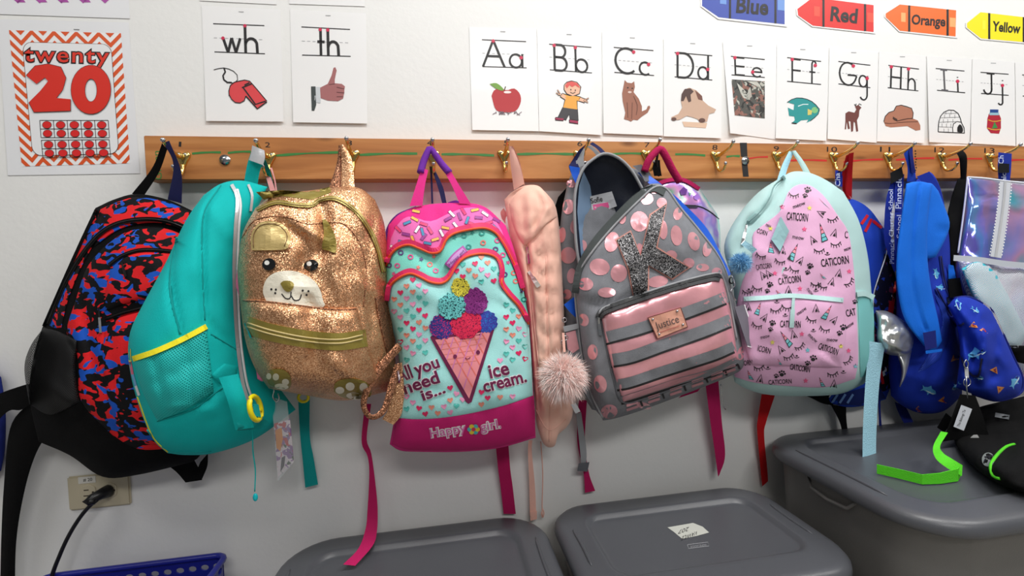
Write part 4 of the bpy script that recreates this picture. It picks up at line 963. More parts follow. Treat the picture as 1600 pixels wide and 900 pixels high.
pillow('body', [(607, 352), (625, 334), (660, 321), (710, 317), (755, 322), (790, 352)], [(790, 352), (806, 400), (822, 480), (829, 560), (834, 620), (837, 684)], [(609, 694), (625, 704), (655, 706), (720, 706), (780, 700), (837, 684)],
       [(607, 352), (602, 400), (603, 440), (606, 480), (617, 520), (624, 570), (626, 610), (617, 650), (609, 694)], rf, .075, lambda x, y: .02 if x < 780 else .05, hpink, r, s, p=3.2, nu=50, nv=56, wr=.003,
       creases=[([(680, 325), (684, 350), (686, 380)], -.010, 8), ([(640, 350), (650, 375)], .008, 14), ([(740, 345), (745, 360)], .008, 16), ([(665, 400), (690, 425)], -.010, 12), ([(620, 500), (630, 620)], -.006, 8), ([(790, 470), (800, 560), (806, 640)], .005, 8), ([(640, 690), (720, 690)], .004, 8)])
tz1 = [(604, 410), (609, 396), (620, 384), (638, 378), (656, 384), (674, 391), (688, 388), (696, 372), (708, 361), (735, 354), (758, 352), (775, 360), (788, 378), (797, 395), (808, 420), (817, 450)]
tz2 = [(604, 470), (608, 446), (620, 432), (640, 423), (656, 428), (672, 436), (690, 438), (702, 430), (712, 412), (726, 398), (748, 392), (768, 394), (780, 404), (785, 422), (784, 440), (796, 458), (812, 476), (826, 502)]
patch('sprinkle_panel', [(611, 372), (622, 350), (640, 338), (672, 346), (700, 334), (726, 325), (752, 326), (772, 342), (784, 360)], [(784, 360), (792, 384)], tz1[:-3], [(611, 372), (604, 410)], .002, bpink, r, s, p=6, nu=34, nv=12, wr=0)
sp = [(240, 60, 120), (70, 150, 190), (250, 190, 90), (160, 60, 150), (250, 250, 250)]
for i, (x, y, a) in enumerate([(622, 358, .8), (636, 348, -.4), (648, 342, .5), (634, 366, .2), (652, 358, -1), (662, 350, .3), (628, 378, .2), (645, 374, 1.2), (662, 370, -.9), (614, 388, .9), (672, 360, 1), (668, 380, .2), (680, 374, -.3), (700, 342, -.5), (712, 352, .9), (724, 330, 1), (730, 344, -1.2), (742, 328, -.2), (748, 340, .1), (758, 334, .6), (764, 348, -.3), (774, 356, .8), (696, 356, .2), (718, 338, 1.2), (706, 334, .8), (738, 350, .4), (660, 362, 1.3), (650, 330, .2), (776, 344, .5), (690, 364, 1.1)]):
    p = Print(s, 8); dx, dy = 6.5*math.cos(a), 6.5*math.sin(a); p.stroke([(x-dx, y-dy), (x+dx, y+dy)], 5.2, C_(150, 40, 120)); p.layer = 1; p.stroke([(x-dx*.9, y-dy*.9), (x+dx*.9, y+dy*.9)], 3.8, C_(*sp[i % 5])); p.build('sprinkle_print', r, .0014)
patch('doughnut_panel', tz1, [(817, 450), (822, 476), (827, 502)], tz2, [(604, 410), (604, 440), (604, 470)], .003, mint, r, s, p=8, nu=44, nv=14, wr=0)
dn = []
random.seed(4)
for i in range(900):
    x, y = random.uniform(606, 826), random.uniform(358, 500)
    if inside(x, y, [(a, b_+9) for a, b_ in tz1]+[(a, b_-9) for a, b_ in tz2[::-1]]) and all(math.dist((x, y), q) > 13 for q in dn) and not (688 < x < 732 and 380 < y < 425): dn.append((x, y))
for i, (x, y) in enumerate(dn):
    p = Print(s, 8); c = [(226, 90, 150), (90, 60, 130), (30, 150, 140), (240, 130, 120)][i % 4]
    if i % 3 < 2:
        n = 12; ou = [(x+4.6*math.cos(k*2*math.pi/n), y+4.2*math.sin(k*2*math.pi/n)) for k in range(n)]; inn = [(x+2.4*math.cos(k*2*math.pi/n), y+2.1*math.sin(k*2*math.pi/n)) for k in range(n)]
        p.raw(ou+inn, [(k, (k+1) % n, n+(k+1) % n, n+k) for k in range(n)], C_(*c))
    else:
        p.poly([(x+(4.2 if k % 2 == 0 else 1.8)*math.cos(k*math.pi/5), y+(4.2 if k % 2 == 0 else 1.8)*math.sin(k*math.pi/5)) for k in range(10)], C_(*c))
    p.build('doughnut_print', r, .0014)
patch('heart_pocket', tz2, [(826, 502), (830, 560), (833, 618)], [(621, 653), (650, 655), (690, 653), (740, 645), (790, 633), (833, 618)], [(604, 470), (606, 495), (618, 530), (625, 580), (626, 620), (621, 653)], .008, aqua, r, s, p=8, nu=50, nv=40, wr=.002,
      creases=[([(640, 450), (700, 470)], .006, 14), ([(740, 410), (760, 430)], .007, 18), ([(790, 480), (760, 470)], -.005, 8)])
patch('bottom_panel', [(620, 653), (650, 655), (690, 653), (740, 645), (790, 633), (834, 618)], [(834, 618), (836, 650), (836, 681)], [(612, 694), (640, 703), (720, 704), (780, 698), (836, 681)], [(620, 653), (616, 670), (612, 694)], .002, mag, r, s, p=9, nu=36, nv=12, wr=0)
for q in (tz1, tz2):
    p = Print(s, 7); p.stroke(q, 8, crim); z = p.build('zip', r, .004, thick=.002)
    seam('zip_edge', [(a, b_+4.5) for a, b_ in q], .0024, orng, z, s, off=.004)
p = Print(s, 6); p.stroke([(699, 416), (712, 400), (727, 388)], 11.5, C_(180, 80, 170)); p.layer = 1; p.stroke([(701, 414), (713, 400), (725, 390)], 7.5, C_(206, 150, 214)); pl_ = p.build('purple_label', r, .006, thick=.002)
p = Print(s, 6); p.text('Happy girl', (703, 415), (726, 393), 4, C_(130, 60, 140), .01); p.build('label_lettering', pl_, .0092)
cone = [(675, 528), (771, 513), (733, 632)]
keep = [[(665, 440), (785, 440), (790, 530), (735, 640), (665, 530)], [(622, 570), (692, 550), (700, 612), (696, 628), (640, 628)], [(752, 572), (826, 560), (830, 610), (756, 618)]]
hc = [(226, 40, 100), (240, 150, 130), (244, 160, 200), (90, 200, 190)]
k = 0; hb = []
for j in range(30):
    for i in range(13):
        x = 606+i*19.5+(j % 2)*9.7; y = 395+j*9.6+(x-700)*-.06
        if inside(x, y, [(a+(6 if a < 650 else -6 if a > 800 else 0), b_+9) for a, b_ in tz2]+[(826, 612), (790, 626), (740, 638), (690, 647), (628, 648), (632, 600), (628, 560), (622, 525), (614, 500)]) and not any(inside(x, y, q) for q in keep):
            k += 1; p = Print(s, 8); heart(p, x, y, 4.9, C_(*hc[(i+2*(j % 2)+j//2*1) % 4]), random.uniform(-.3, .3)); p.build('heart_print', r, .0014)
# cone and words
mar = C_(112, 24, 72)
p = Print(s, 8); p.poly([(672, 527), (676, 523), (770, 508), (773, 513), (737, 628), (732, 631), (728, 628)], mar); p.layer = 1; p.poly([(680, 531), (767, 517), (733, 623)], C_(246, 150, 158)); p.layer = 2
for i in range(1, 6):
    u = i/6; a = (680+87*u, 531-14*u)
    p.stroke([a, (680+53*u, 531+92*u)] if 0 else [a, (733-(733-680)*(1-u)*0-(53)*(0)+0, 623) if 0 else (767-34*(1-u)*1, 517+106*(1-u))], 1.6, C_(240, 120, 110)); p.stroke([a, (680+53*u, 531+92*u)], 1.6, C_(222, 130, 190))
    p.stroke([(680+53*u, 531+92*u), (767-34*u, 517+106*u)] if 0 else [(680+53*(u*.5), 531+92*(u*.5)), (767-34*(u*.5)-8, 517+106*(u*.5)+2)], 1, C_(240, 140, 130))
p.build('cone_print', r, .0018)
for x, y in ((711, 557), (747, 550.5)): p = Print(s, 6); p.disc(x, y, 3, 3.4, mar); p.build('cone_eye', r, .0034)
p = Print(s, 6); p.stroke([(727, 559), (731, 561.5), (735, 558)], 1.2, mar); p.build('cone_mouth', r, .0034)
def fuzz(nm, c1, c2, x, y, rad, lay):
    m_ = blobs(nm, [c1, (c2, .555, lay*3.7)], 380, det=3); p = Print(s, 7); p.disc(x, y, rad, rad, m_, 0, 40, jag=.1); p.build('scoop_print', r, .0022+lay*.0008, thick=.0004)
fuzz('navy_fuzz', (40, 50, 130), (190, 40, 110), 690, 511, 19, 0); fuzz('navy_fuzz2', (60, 60, 160), (40, 110, 190), 760, 503, 17, 0); fuzz('red_fuzz', (220, 40, 80), (130, 20, 60), 728, 505, 25, 1)
fuzz('purple_fuzz', (140, 50, 130), (90, 20, 90), 742, 471, 20.5, 2); fuzz('teal_fuzz', (110, 200, 200), (20, 60, 70), 706, 478, 21, 3); fuzz('yellow_fuzz', (220, 205, 70), (60, 60, 30), 719, 449, 14.5, 4)
wh_ = C_(244, 236, 240)
for t_, a, b_, h in (('All', (622, 598), (646, 589), 22), ('you', (650, 587), (688, 573), 20), ('need', (633, 616), (688, 597), 20), ('is...', (661, 626), (697, 613), 17), ('ice', (766, 591), (797, 584), 22), ('cream.', (757, 613), (824, 596), 20)):
    p = Print(s, 7); p.text(t_, a, b_, h, wh_, .055); p.build('slogan_outline', r, .0018); p = Print(s, 7); p.text(t_, a, b_, h*.97, mar, .025); p.build('slogan_word', r, .0024)
for t_, a, b_ in (('Happy', (673, 684), (729, 674)), ('girl.', (751, 674), (784, 668))):
    p = Print(s, 7); p.text(t_, a, b_, 14, wh_, .07); p.build('word_outline', r, .0020); p = Print(s, 7); p.text(t_, a, b_, 13.4, C_(226, 110, 180), .005); p.build('word', r, .0026)
for i in range(6): a = i*math.pi/3; p = Print(s, 7); p.disc(740+6*math.cos(a), 671+5*math.sin(a), 3.9, 3.5, C_(*[(240, 210, 60), (80, 190, 200)][i % 2])); p.build('flower_petal', r, .0026)
p = Print(s, 7); p.disc(740, 671, 3.2, 3, C_(224, 50, 90)); p.build('flower_centre', r, .0032)
t = tip(3)
ribbon('carry_handle', [(659, 262, .12), (650, 290, .125), (640, 322, .13)], [(669, 266, .12), (664, 290, .125), (660, 321, .13)], None, hpink, r)
ribbon('carry_handle', [(694, 268, .12), (706, 290, .125), (718, 318, .13)], [(705, 268, .12), (718, 290, .125), (736, 319, .13)], None, hpink, r)
tube('handle_sleeve', [P(*q) for q in cat([(657, 270, .12), (662, 252, .112), (668, 238, .108), (672, 232, .105), (679, 240, .108), (690, 256, .112), (702, 270, .12)], 24)], lambda q: .0065+.0012*abs(2*q-1), purp, r)
ribbon('shoulder_strap', [(650, 322, .06), (620, 335, .06), (604, 356, .05), (600, 385, .04)], [(654, 330, .06), (628, 346, .06), (614, 364, .05), (608, 385, .04)], None, purp, r)
ribbon('shoulder_strap', [(700, 316, .09), (712, 313, .09), (720, 316, .09)], [(700, 322, .09), (712, 322, .09), (720, 322, .09)], None, purp, r)
ribbon('dangling_strap', [(570, 631, .03), (565, 690, .03), (574, 712, .03), (577, 740, .03), (574, 800, .04), (571, 827, .06), (560, 857, .10), (536, 882, .14)], [(580, 631, .03), (573, 685, .03), (580, 708, .03), (586, 750, .03), (590, 793, .04), (589, 830, .06), (582, 853, .10), (555, 884, .14)], None, magw, r)
ribbon('dangling_strap', [(774, 690, .03), (778, 730, .025), (782, 760, .02), (787, 803, .012)], [(794, 688, .03), (797, 730, .025), (801, 760, .02), (806, 803, .012)], None, magw, r)
# navy lanyard behind the pink handle
r = thing('lanyard', 'thin navy lanyard hanging from the fourth hook inside the pink carry handle', 'lanyard', P(688, 318, .03))
ribbon('cord', [(672, 262, .05), (673, 290, .05), (674, 318, .05)], [(675, 262, .05), (676, 290, .05), (677, 318, .05)], None, navyw, r)
ribbon('cord', [(674, 262, .055), (684, 292, .055), (691, 318, .055)], [(678, 262, .055), (692, 292, .055), (698, 318, .055)], None, navyw, r)
ribbon('clasp', [(671, 260, .06), (672, 270, .06)], [(679, 260, .06), (679, 270, .06)], None, PLB, r, th=.004)
# ------------------------------------------------------------------ 5 peach quilted
peach = fab('peach_fabric', (250, 198, 178), var=.03, sheen=.2); peachd = fab('peach_webbing', (242, 188, 172))
r = thing('backpack', 'pale peach quilted backpack hanging side-on from the fifth hook', 'backpack', P(855, 700, .08), 'backpacks hanging from the hook rail')
s = Surf()
def cre(y, a=-.006): return ([(836+(y-400)*.05, y-4), (856, y+2), (884, y-4)], a, 3)
pillow('body', [(788, 312), (800, 300), (820, 290), (840, 290), (852, 300)], [(852, 300), (868, 322), (875, 370), (878, 420), (881, 480), (884, 540), (892, 600), (896, 630), (893, 655), (884, 669)], [(845, 684), (849, 693), (857, 699), (867, 696), (872, 680), (884, 669)],
       [(788, 312), (793, 345), (800, 385), (812, 430), (824, 480), (831, 560), (836, 620), (838, 660), (845, 684)], mid(((790, .05), (880, .085)), 0, 0), .045, .008, peach, r, s, p=4.5, nu=50, nv=90, wr=.003, wsc=38, low=.1,
       creases=[cre(y) for y in (400, 428, 457, 488, 520, 554, 588, 622)]+[([(853, 400), (855, 500), (858, 600), (858, 680)], -.0035, 2.5), ([(822, 385), (828, 440), (836, 540), (842, 640)], -.012, 3.5), ([(862, 640), (880, 652)], -.006, 5)])
patch('hood_flap', [(796, 318), (808, 300), (826, 291), (846, 296), (858, 310)], [(858, 310), (866, 322), (871, 338)], [(820, 384), (838, 368), (852, 352), (871, 338)], [(796, 318), (800, 345), (810, 370), (820, 384)], .010, peach, r, s, p=3, nu=30, nv=30,
      creases=[([(838, 300), (846, 325), (836, 352)], -.006, 4), ([(815, 310), (818, 360)], -.005, 4), ([(826, 300), (829, 350)], .004, 4), ([(856, 325), (838, 358)], .004, 4)])
seam('zip', [(822, 385), (826, 420), (831, 470), (836, 520), (842, 570)], .0018, peachd, r, s)
seam('quilting_seam', [(853, 400), (855, 500), (859, 600), (858, 690)], .0009, peachd, r, s)
seam('quilting_seam', [(838, 640), (850, 665), (862, 672), (884, 655)], .0009, peachd, r, s)
zip_pull(823, 386, 826, 412, s, r, m_steel, 4); zip_pull(826, 424, 842, 448, s, r, C_(236, 232, 226), 7, name='pull_tab')
t = tip(4)
ribbon('carry_loop', [(795, 228, .1), (798, 260, .09), (803, 297, .075)], [(801, 229, .1), (812, 258, .09), (819, 287, .075)], None, peachd, r, bow=.002)
ribbon('carry_loop', [(799, 228, .103), (806, 250, .08), (812, 287, .06)], [(802, 229, .103), (812, 252, .08), (820, 289, .06)], None, peach, r)
ribbon('shoulder_strap', [(787, 325, .04), (782, 332, .035), (784, 342, .03)], [(793, 335, .04), (790, 342, .035), (790, 350, .03)], None, peachd, r)
ribbon('dangling_strap', [(826, 688, .03), (825, 705, .03), (827, 760, .02), (828, 806, .02)], [(832, 688, .03), (831, 706, .03), (836, 760, .02), (838, 804, .02)], None, peachd, r)
ribbon('strap_end', [(828, 800, .022), (829, 814, .022)], [(839, 798, .022), (839, 811, .022)], None, peachd, r, th=.003)
tube('cord', [P(*q) for q in cat([(845, 690, .03), (848, 740, .025), (847, 790, .02), (848, 808, .02)], 20)], .0013, peachd, r); tube('cord_end', [P(*q) for q in cat([(848, 795, .02), (846, 803, .02), (848, 809, .02), (850, 802, .02), (848, 795, .02)], 14)], .0012, peachd, r)
furp = [M('pink_fur_%d' % i, c, .8, 0, 0, var=0) for i, c in enumerate(((255, 232, 226), (255, 214, 206), (255, 245, 242)))]
c = P(880, 587, .185); r = thing('pompom', 'fluffy pale pink pompom charm hanging against the peach backpack', 'pompom', c); fur_ball(r, c, .049, furp, 6500, .0007, .25)
ribbon('strap', [(878, 520, .16), (880, 550, .17)], [(882, 520, .16), (884, 550, .17)], None, peachd, r)
ribbon('metal_tag', [(892, 632, .17), (899, 646, .16)], [(900, 630, .17), (907, 643, .16)], None, silv, r, th=.002)
# ------------------------------------------------------------------ 6 grey polka dot K
grey = fab('heather_grey_jersey', (128, 130, 136), var=.12, vscale=60); greyd = fab('dark_grey_jersey', (98, 100, 106), var=.12, vscale=60); gpipe = fab('grey_piping', (156, 158, 162)); gzip = fab('charcoal_zip_tape', (70, 76, 76)); foil = M('rose_foil', (240, 172, 180), .27, .45, .25, 60, .1, 30); liner = fab('navy_lining', (26, 32, 48), rough=.45, sheen=0); linl = fab('blue_lining', (120, 146, 176), sheen=0)
rk = r = thing('backpack', 'grey polka dot backpack with glittery letter K and foil stripes, its top gaping open', 'backpack', P(1030, 640, .1), 'backpacks hanging from the hook rail')
s = Surf()
pillow('back_panel', [(886, 290), (896, 268), (925, 250), (985, 262), (1006, 268)], [(1006, 268), (1010, 340), (1010, 430), (1012, 520), (1010, 610)], [(925, 640), (960, 645), (1010, 610)],
       [(886, 290), (878, 330), (873, 380), (874, 430), (882, 480), (884, 540), (895, 590), (925, 640)], .07, .035, .01, grey, r, s, p=2.6, nu=30, nv=40)
for x, y, a, b_ in ((888, 323, 9, 12), (899, 354, 8, 12), (878, 367, 6, 12), (888, 399, 12, 13), (893, 431, 7, 12), (893, 287, 8, 6), (910, 384, 7, 9), (886, 460, 7, 8)): p = Print(s, 8); p.disc(x, y, a, b_, foil, .1); p.build('foil_dot', r, .001)
ribbon('shoulder_strap', [(872, 308, .06), (866, 330, .05), (870, 354, .05)], [(888, 290, .06), (880, 330, .05), (879, 354, .05)], None, BLKW, r, th=.004)
# raised flap with lining
s3 = Surf()
pillow('flap_lining', [(899, 345), (899, 300), (910, 266), (928, 248), (946, 241), (968, 248), (988, 268), (1004, 298)], [(1004, 298), (985, 335), (965, 380)], [(912, 440), (940, 420), (965, 380)], [(899, 345), (902, 390), (912, 440)], .135, -.045, .08, liner, r, s3, p=2.2, nu=34, nv=30, wr=.004)
p = Print(s3, 8); p.poly([(902, 330), (905, 290), (912, 268), (922, 290), (928, 330), (927, 375), (915, 420), (908, 400)], linl); p.build('lining_facing', r, .001)
p = Print(s3, 8); p.poly([(922, 307), (956, 299), (964, 322), (926, 337)], C_(200, 202, 208)); lb = p.build('lining_label', r, .002, thick=.001)
p = Print(s3, 8); p.poly([(926, 320), (950, 316), (952, 324), (928, 329)], C_(226, 90, 150)); p.build('label_stripe', lb, .0036)
p = Print(s3, 8); p.text('Sofie', (924, 318), (942, 314), 8, m_ink, .01); p.build('label_lettering', lb, .0042)
pl = [P(x, y, .137) for x, y in cat([(912, 440), (902, 395), (898, 345), (899, 300), (910, 266), (928, 248), (946, 240), (968, 248), (988, 268), (1005, 298)], 60)]; tube('piping', pl, .0032, gpipe, r)
ribbon('flap_back', [(988, 259, .1), (1000, 270, .1), (1008, 284, .11)], [(1002, 257, .09), (1014, 268, .09), (1022, 282, .10)], None, greyd, r, th=.004)
# front compartment
s = Surf()
pillow('front_compartment', [(898, 452), (905, 415), (925, 378), (960, 337), (1000, 298), (1022, 286), (1044, 294), (1062, 320), (1092, 356), (1122, 396), (1139, 434)], [(1139, 434), (1150, 480), (1160, 530), (1169, 572)], [(942, 657), (960, 654), (1000, 642), (1080, 612), (1140, 588), (1169, 572)],
       [(898, 452), (904, 500), (912, 560), (922, 610), (942, 657)], lambda x, y: .14, .07, .118, grey, r, s, p=4, nu=56, nv=56, wr=.004,
       creases=[([(905, 470), (960, 478), (1000, 460)], -.012, 8), ([(1090, 400), (1060, 440)], -.008, 8), ([(925, 500), (935, 600), (955, 645)], .004, 8)])
for x, y, a, b_ in ((999, 346, 14, 16), (1011, 311, 10, 9), (956, 378, 11, 16), (937, 417, 16, 13), (967, 427, 13, 14), (915, 444, 12, 10), (1057, 368, 9, 16), (1084, 377, 9, 15), (1036, 359, 7, 15), (1105, 389, 7, 12), (1049, 399, 9, 8), (1076, 411, 9, 8), (1022, 299, 5, 4), (1034, 317, 8, 8), (972, 340, 6, 10), (1028, 440, 16, 9), (1059, 334, 7, 10), (948, 457, 14, 8), (952, 643, 13, 11), (938, 600, 10, 14), (926, 550, 8, 12), (1120, 425, 8, 7), (912, 500, 8, 10), (1158, 552, 6, 11), (1006, 634, 12, 5), (1098, 418, 10, 6), (1000, 392, 6, 12)):
    p = Print(s, 8); p.disc(x, y, a, b_, foil, random.uniform(-.3, .3)); p.build('foil_dot', r, .001)
q = [(899, 456), (906, 418), (926, 382), (960, 342), (1000, 303), (1022, 292), (1040, 299), (1058, 322), (1088, 358), (1118, 398), (1134, 430)]
p = Print(s, 7); p.stroke([(a-1, b_+2) for a, b_ in q[:7]], 10, gzip); z = p.build('zip_tape', r, .002, thick=.002)
pl = []
seam('piping', [(942, 653), (922, 610), (910, 560), (903, 505), (899, 456), (906, 424), (928, 390), (962, 350), (1002, 310), (1024, 292), (1042, 296), (1062, 324), (1092, 360), (1122, 400), (1138, 436), (1150, 484), (1162, 545)], .0024, gpipe, r, s, off=.003)
seam('zip_coil', [(a-3, b_-3) for a, b_ in q[:6]], .0016, gzip, z, s, off=.005)
Kp = [(964, 375), (985, 362), (1001, 400), (1017, 336), (1041, 319), (1025, 387), (1076, 418), (1050, 435), (1013, 414), (1012, 455), (991, 466), (983, 420)]
cx, cy = 1010, 400; out = []
n = len(Kp)
for i in range(n):
    a, b_, c = Kp[i-1], Kp[i], Kp[(i+1) % n]; v1 = Vector((b_[0]-a[0], b_[1]-a[1])).normalized(); v2 = Vector((c[0]-b_[0], c[1]-b_[1])).normalized()
    nrm = Vector((v1.y+v2.y, -(v1.x+v2.x))); nrm = nrm/max(.35, nrm.length)*2.6; out.append((b_[0]+nrm.x, b_[1]+nrm.y))
p = Print(s, 7); p.poly(out, C_(206, 142, 130)); kt = p.build('letter_backing', r, .002, thick=.001)
kg = glitter('black_silver_glitter', (150, 148, 150), (24, 24, 28), .35, .4, 650, .7, lo=.45, hi=.75)
p = Print(s, 7); p.poly(Kp, kg); p.build('glitter_letter', r, .003, thick=.003)
# pocket with foil stripes
patch('front_pocket', [(939, 492), (960, 478), (1000, 465), (1060, 447), (1110, 434), (1130, 436)], [(1130, 436), (1140, 480), (1147, 520), (1153, 562)], [(974, 628), (1000, 620), (1060, 600), (1110, 582), (1153, 562)], [(939, 492), (946, 530), (958, 580), (974, 628)], .018, foil, r, s, p=8, nu=46, nv=36, wr=.003,
      creases=[([(1040, 470), (1030, 490)], .004, 10), ([(980, 600), (1020, 590)], -.005, 8), ([(1060, 540), (1100, 530)], -.004, 10)])
for pts, wd in (([(945, 528), (1000, 513), (1050, 496), (1100, 478), (1138, 463)], 18), ([(954, 563), (990, 556), (1040, 538), (1100, 517), (1142, 500)], 19), ([(962, 601), (985, 597), (1030, 582), (1080, 566), (1120, 553), (1147, 541)], 16), ([(970, 625), (1005, 614), (1060, 596), (1110, 582), (1152, 563)], 10)):
    p = Print(s, 8); p.stroke(pts, wd, grey); p.build('grey_stripe', r, .0008)
    p = Print(s, 8); p.stroke([(a+1, b_+wd/2+1.2) for a, b_ in pts], 3.4, C_(34, 32, 34, .8)); p.build('black_stripe', r, .0012)
q = [(938, 560), (934, 520), (936, 496), (945, 485), (1000, 465), (1060, 446), (1112, 433), (1126, 434), (1134, 446), (1140, 480)]
p = Print(s, 7); p.stroke(q[2:8], 12, C_(52, 54, 56, .7)); z = p.build('pocket_zip', r, .003, thick=.003)
seam('piping', [(a, b_-5) for a, b_ in q[2:8]]+[(1134, 446), (1142, 480), (1151, 530)], .0022, gpipe, z, s, off=.004); seam('zip_coil', q[2:8], .0014, PLB, z, s, off=.006)
seam('piping', [(939, 500), (948, 545), (958, 590), (972, 628), (1010, 622), (1060, 604), (1110, 586), (1150, 568)], .0018, greyd, r, s)
zip_pull(935, 494, 938, 524, s, r, m_steel, 5)
for i, (x, y) in enumerate(((988, 631), (1022, 619), (1056, 607), (1090, 594), (1120, 583), (1140, 573))): p = Print(s, 6); p.stroke([(x-9, y+3), (x+9, y-3)], 4, foil); p.stroke([(x-9, y+10), (x+9, y+4)], 4, foil); p.stroke([(x+13, y-4), (x+16, y+4)], 3, m_ink); p.build('foil_piping', r, .003)
p = Print(s, 8); lt = C_(222, 162, 140); p.poly([(1012, 496), (1064, 480), (1075, 511), (1027, 530)], C_(120, 66, 60)); p.layer = 1; p.poly([(1013.5, 497), (1063, 481.5), (1073.5, 510.5), (1028, 528.5)], lt); lb = p.build('leather_label', r, .003, thick=.002)
p = Print(s, 8); p.text('Justice', (1026, 515.5), (1062, 503), 12, C_(96, 80, 78), .0); p.build('label_lettering', lb, .0066)
p = Print(s, 8); p.stroke([(1031, 519.5), (1062, 509)], 1.3, C_(190, 110, 100)); p.build('label_small_print', lb, .0066)
for x, y in ((1020, 499), (1058, 486), (1067, 507), (1030, 522)): ball('stud', s.hit(x, y)+(CL-s.hit(x, y)).normalized()*.007, .0026, m_steel, lb)
# side pocket, tags, loops, straps
patch_s = Surf(); patch_s.add([P(860, 480, .13), P(930, 480, .13), P(930, 660, .13), P(860, 660, .13)], [(0, 1, 2, 3)])
p = Print(patch_s, 8); p.poly([(881, 510), (904, 505), (912, 560), (922, 620), (940, 652), (930, 640), (905, 600), (888, 560)], grey); p.build('side_pocket', r, .001, thick=.012)
p = Print(patch_s, 8); p.poly([(884, 520), (899, 516), (905, 545), (895, 552), (887, 545)], foil); p.build('foil_patch', r, .015); p = Print(patch_s, 8); p.poly([(897, 575), (908, 570), (914, 600), (905, 600)], foil); p.build('foil_patch', r, .015)
p = Print(patch_s, 8); p.poly([(880, 510), (904, 505), (905, 513), (882, 519)], gpipe); p.build('pocket_edge', r, .015, thick=.002)
for x, y in ((882, 500), (884, 528), (880, 535)): ring('ring', P(x, y, .16), .0045, .001, m_steel, r)
ribbon('carry_loop', [(906, 233, .1), (900, 250, .1), (902, 262, .1)], [(914, 232, .1), (912, 250, .1), (914, 258, .1)], None, gpipe, r)
ribbon('carry_loop', [(917, 229, .1), (926, 236, .1), (932, 243, .1)], [(924, 227, .1), (932, 234, .1), (940, 242, .1)], None, gpipe, r)
ribbon('dangling_strap', [(900, 646, .05), (906, 700, .03), (908, 728, .025)], [(908, 644, .05), (916, 700, .03), (916, 728, .025)], None, gpipe, r)
ribbon('strap_end', [(904, 724, .03), (902, 736, .03)], [(921, 722, .03), (918, 737, .03)], None, greyd, r, th=.004)
# blue lanyard and id pouch
blu = M('bright_blue_webbing', (18, 96, 222), .45, 0, .3, 700)
r = thing('lanyard', 'bright blue lanyard looped over the sixth hook and running behind the grey polka dot backpack', 'lanyard', P(1030, 330, .06))
ribbon('webbing', [(905, 234, .108), (892, 254, .1), (889, 262, .1), (899, 285, .09)], [(916, 225, .108), (902, 250, .1), (905, 262, .1), (904, 285, .09)], None, navyw, r)
ribbon('webbing', [(889, 259, .102), (893, 272, .1), (899, 286, .1)], [(906, 262, .102), (905, 272, .1), (904, 284, .1)], None, blu, r)
ribbon('webbing', [(921, 225, .112), (932, 232, .115), (940, 241, .12)], [(926, 222, .112), (938, 230, .115), (948, 240, .12)], None, navyw, r)
ribbon('webbing', [(996, 270, .085), (1018, 290, .11), (1060, 322, .112), (1092, 360, .116), (1122, 405, .13), (1136, 434, .145)], [(1004, 268, .085), (1030, 285, .11), (1068, 318, .112), (1104, 356, .116), (1128, 400, .13), (1142, 428, .145)], None, blu, r)
ribbon('webbing', [(881, 476, .125), (889, 486, .125), (899, 496, .125)], [(897, 464, .125), (901, 478, .125), (903, 490, .125)], None, blu, r)
clasp('clip', 1143, 438, .16, r, PLB, 1.4)
r = thing('badge_holder', 'clear badge holder with white edges between the grey polka dot and cat print backpacks', 'badge', P(1180, 545, .19))
tube('clip', [P(*q) for q in cat([(1143, 430, .17), (1148, 445, .18), (1142, 455, .185), (1150, 470, .19)], 14)], .0016, m_steel, r)
V = [P(*q) for q in ((1148, 480, .19), (1163, 476, .185), (1187, 546, .18), (1168, 541, .185))]; link('card', V+[v+Vector((0, .002, 0)) for v in V], [(3, 2, 1, 0), (4, 5, 6, 7), (0, 1, 5, 4), (1, 2, 6, 5), (2, 3, 7, 6), (3, 0, 4, 7)], M('badge_card', (126, 122, 134), .4, 0, 0), r, smooth=False)
tube('edge', [V[1], V[2], V[3]], .0011, C_(235, 235, 238), r)
# ------------------------------------------------------------------ 7 holographic
hol = holo('holographic_vinyl', [(0, (120, 190, 220)), (.3, (190, 170, 230)), (.45, (120, 220, 170)), (.55, (236, 160, 220)), (.68, (170, 140, 226)), (.8, (220, 224, 240)), (1, (120, 230, 220))], 22, .22, .5, .7, 1.0)
r = thing('backpack', 'small holographic backpack with magenta padded handle on the seventh hook, behind the polka dot one', 'backpack', P(1070, 600, .04), 'backpacks hanging from the hook rail')
s = Surf()
pillow('body', [(1018, 294), (1040, 282), (1068, 280), (1094, 296)], [(1094, 296), (1112, 322), (1124, 345), (1126, 400), (1124, 480), (1120, 590)], [(1018, 590), (1060, 600), (1120, 590)], [(1018, 294), (1016, 400), (1018, 590)], .05, .04, .008, hol, r, s, p=3, nu=30, nv=40)
seam('zip', [(1020, 300), (1040, 312), (1065, 320), (1090, 322), (1108, 330), (1123, 342)], .0016, PLB, r, s)
p = Print(s, 8); p.stroke([(1019, 292), (1042, 282), (1068, 281), (1093, 295)], 6, magw); p.build('top_trim', r, .002, thick=.003)
for pts, c in (([(1062, 298), (1068, 292), (1074, 296), (1072, 304), (1064, 305)], (92, 30, 130)), ([(1084, 306), (1089, 303), (1094, 308), (1090, 313), (1085, 311)], (140, 80, 190)), ([(1076, 300), (1080, 302), (1078, 306)], (60, 150, 90))): p = Print(s, 8); p.poly(pts, C_(*c, .3)); p.build('shape_print', r, .002)
p = Print(s, 8); p.stroke([(1062, 314), (1070, 322), (1090, 323)], 4, C_(40, 36, 60)); p.build('top_handle_print', r, .002)
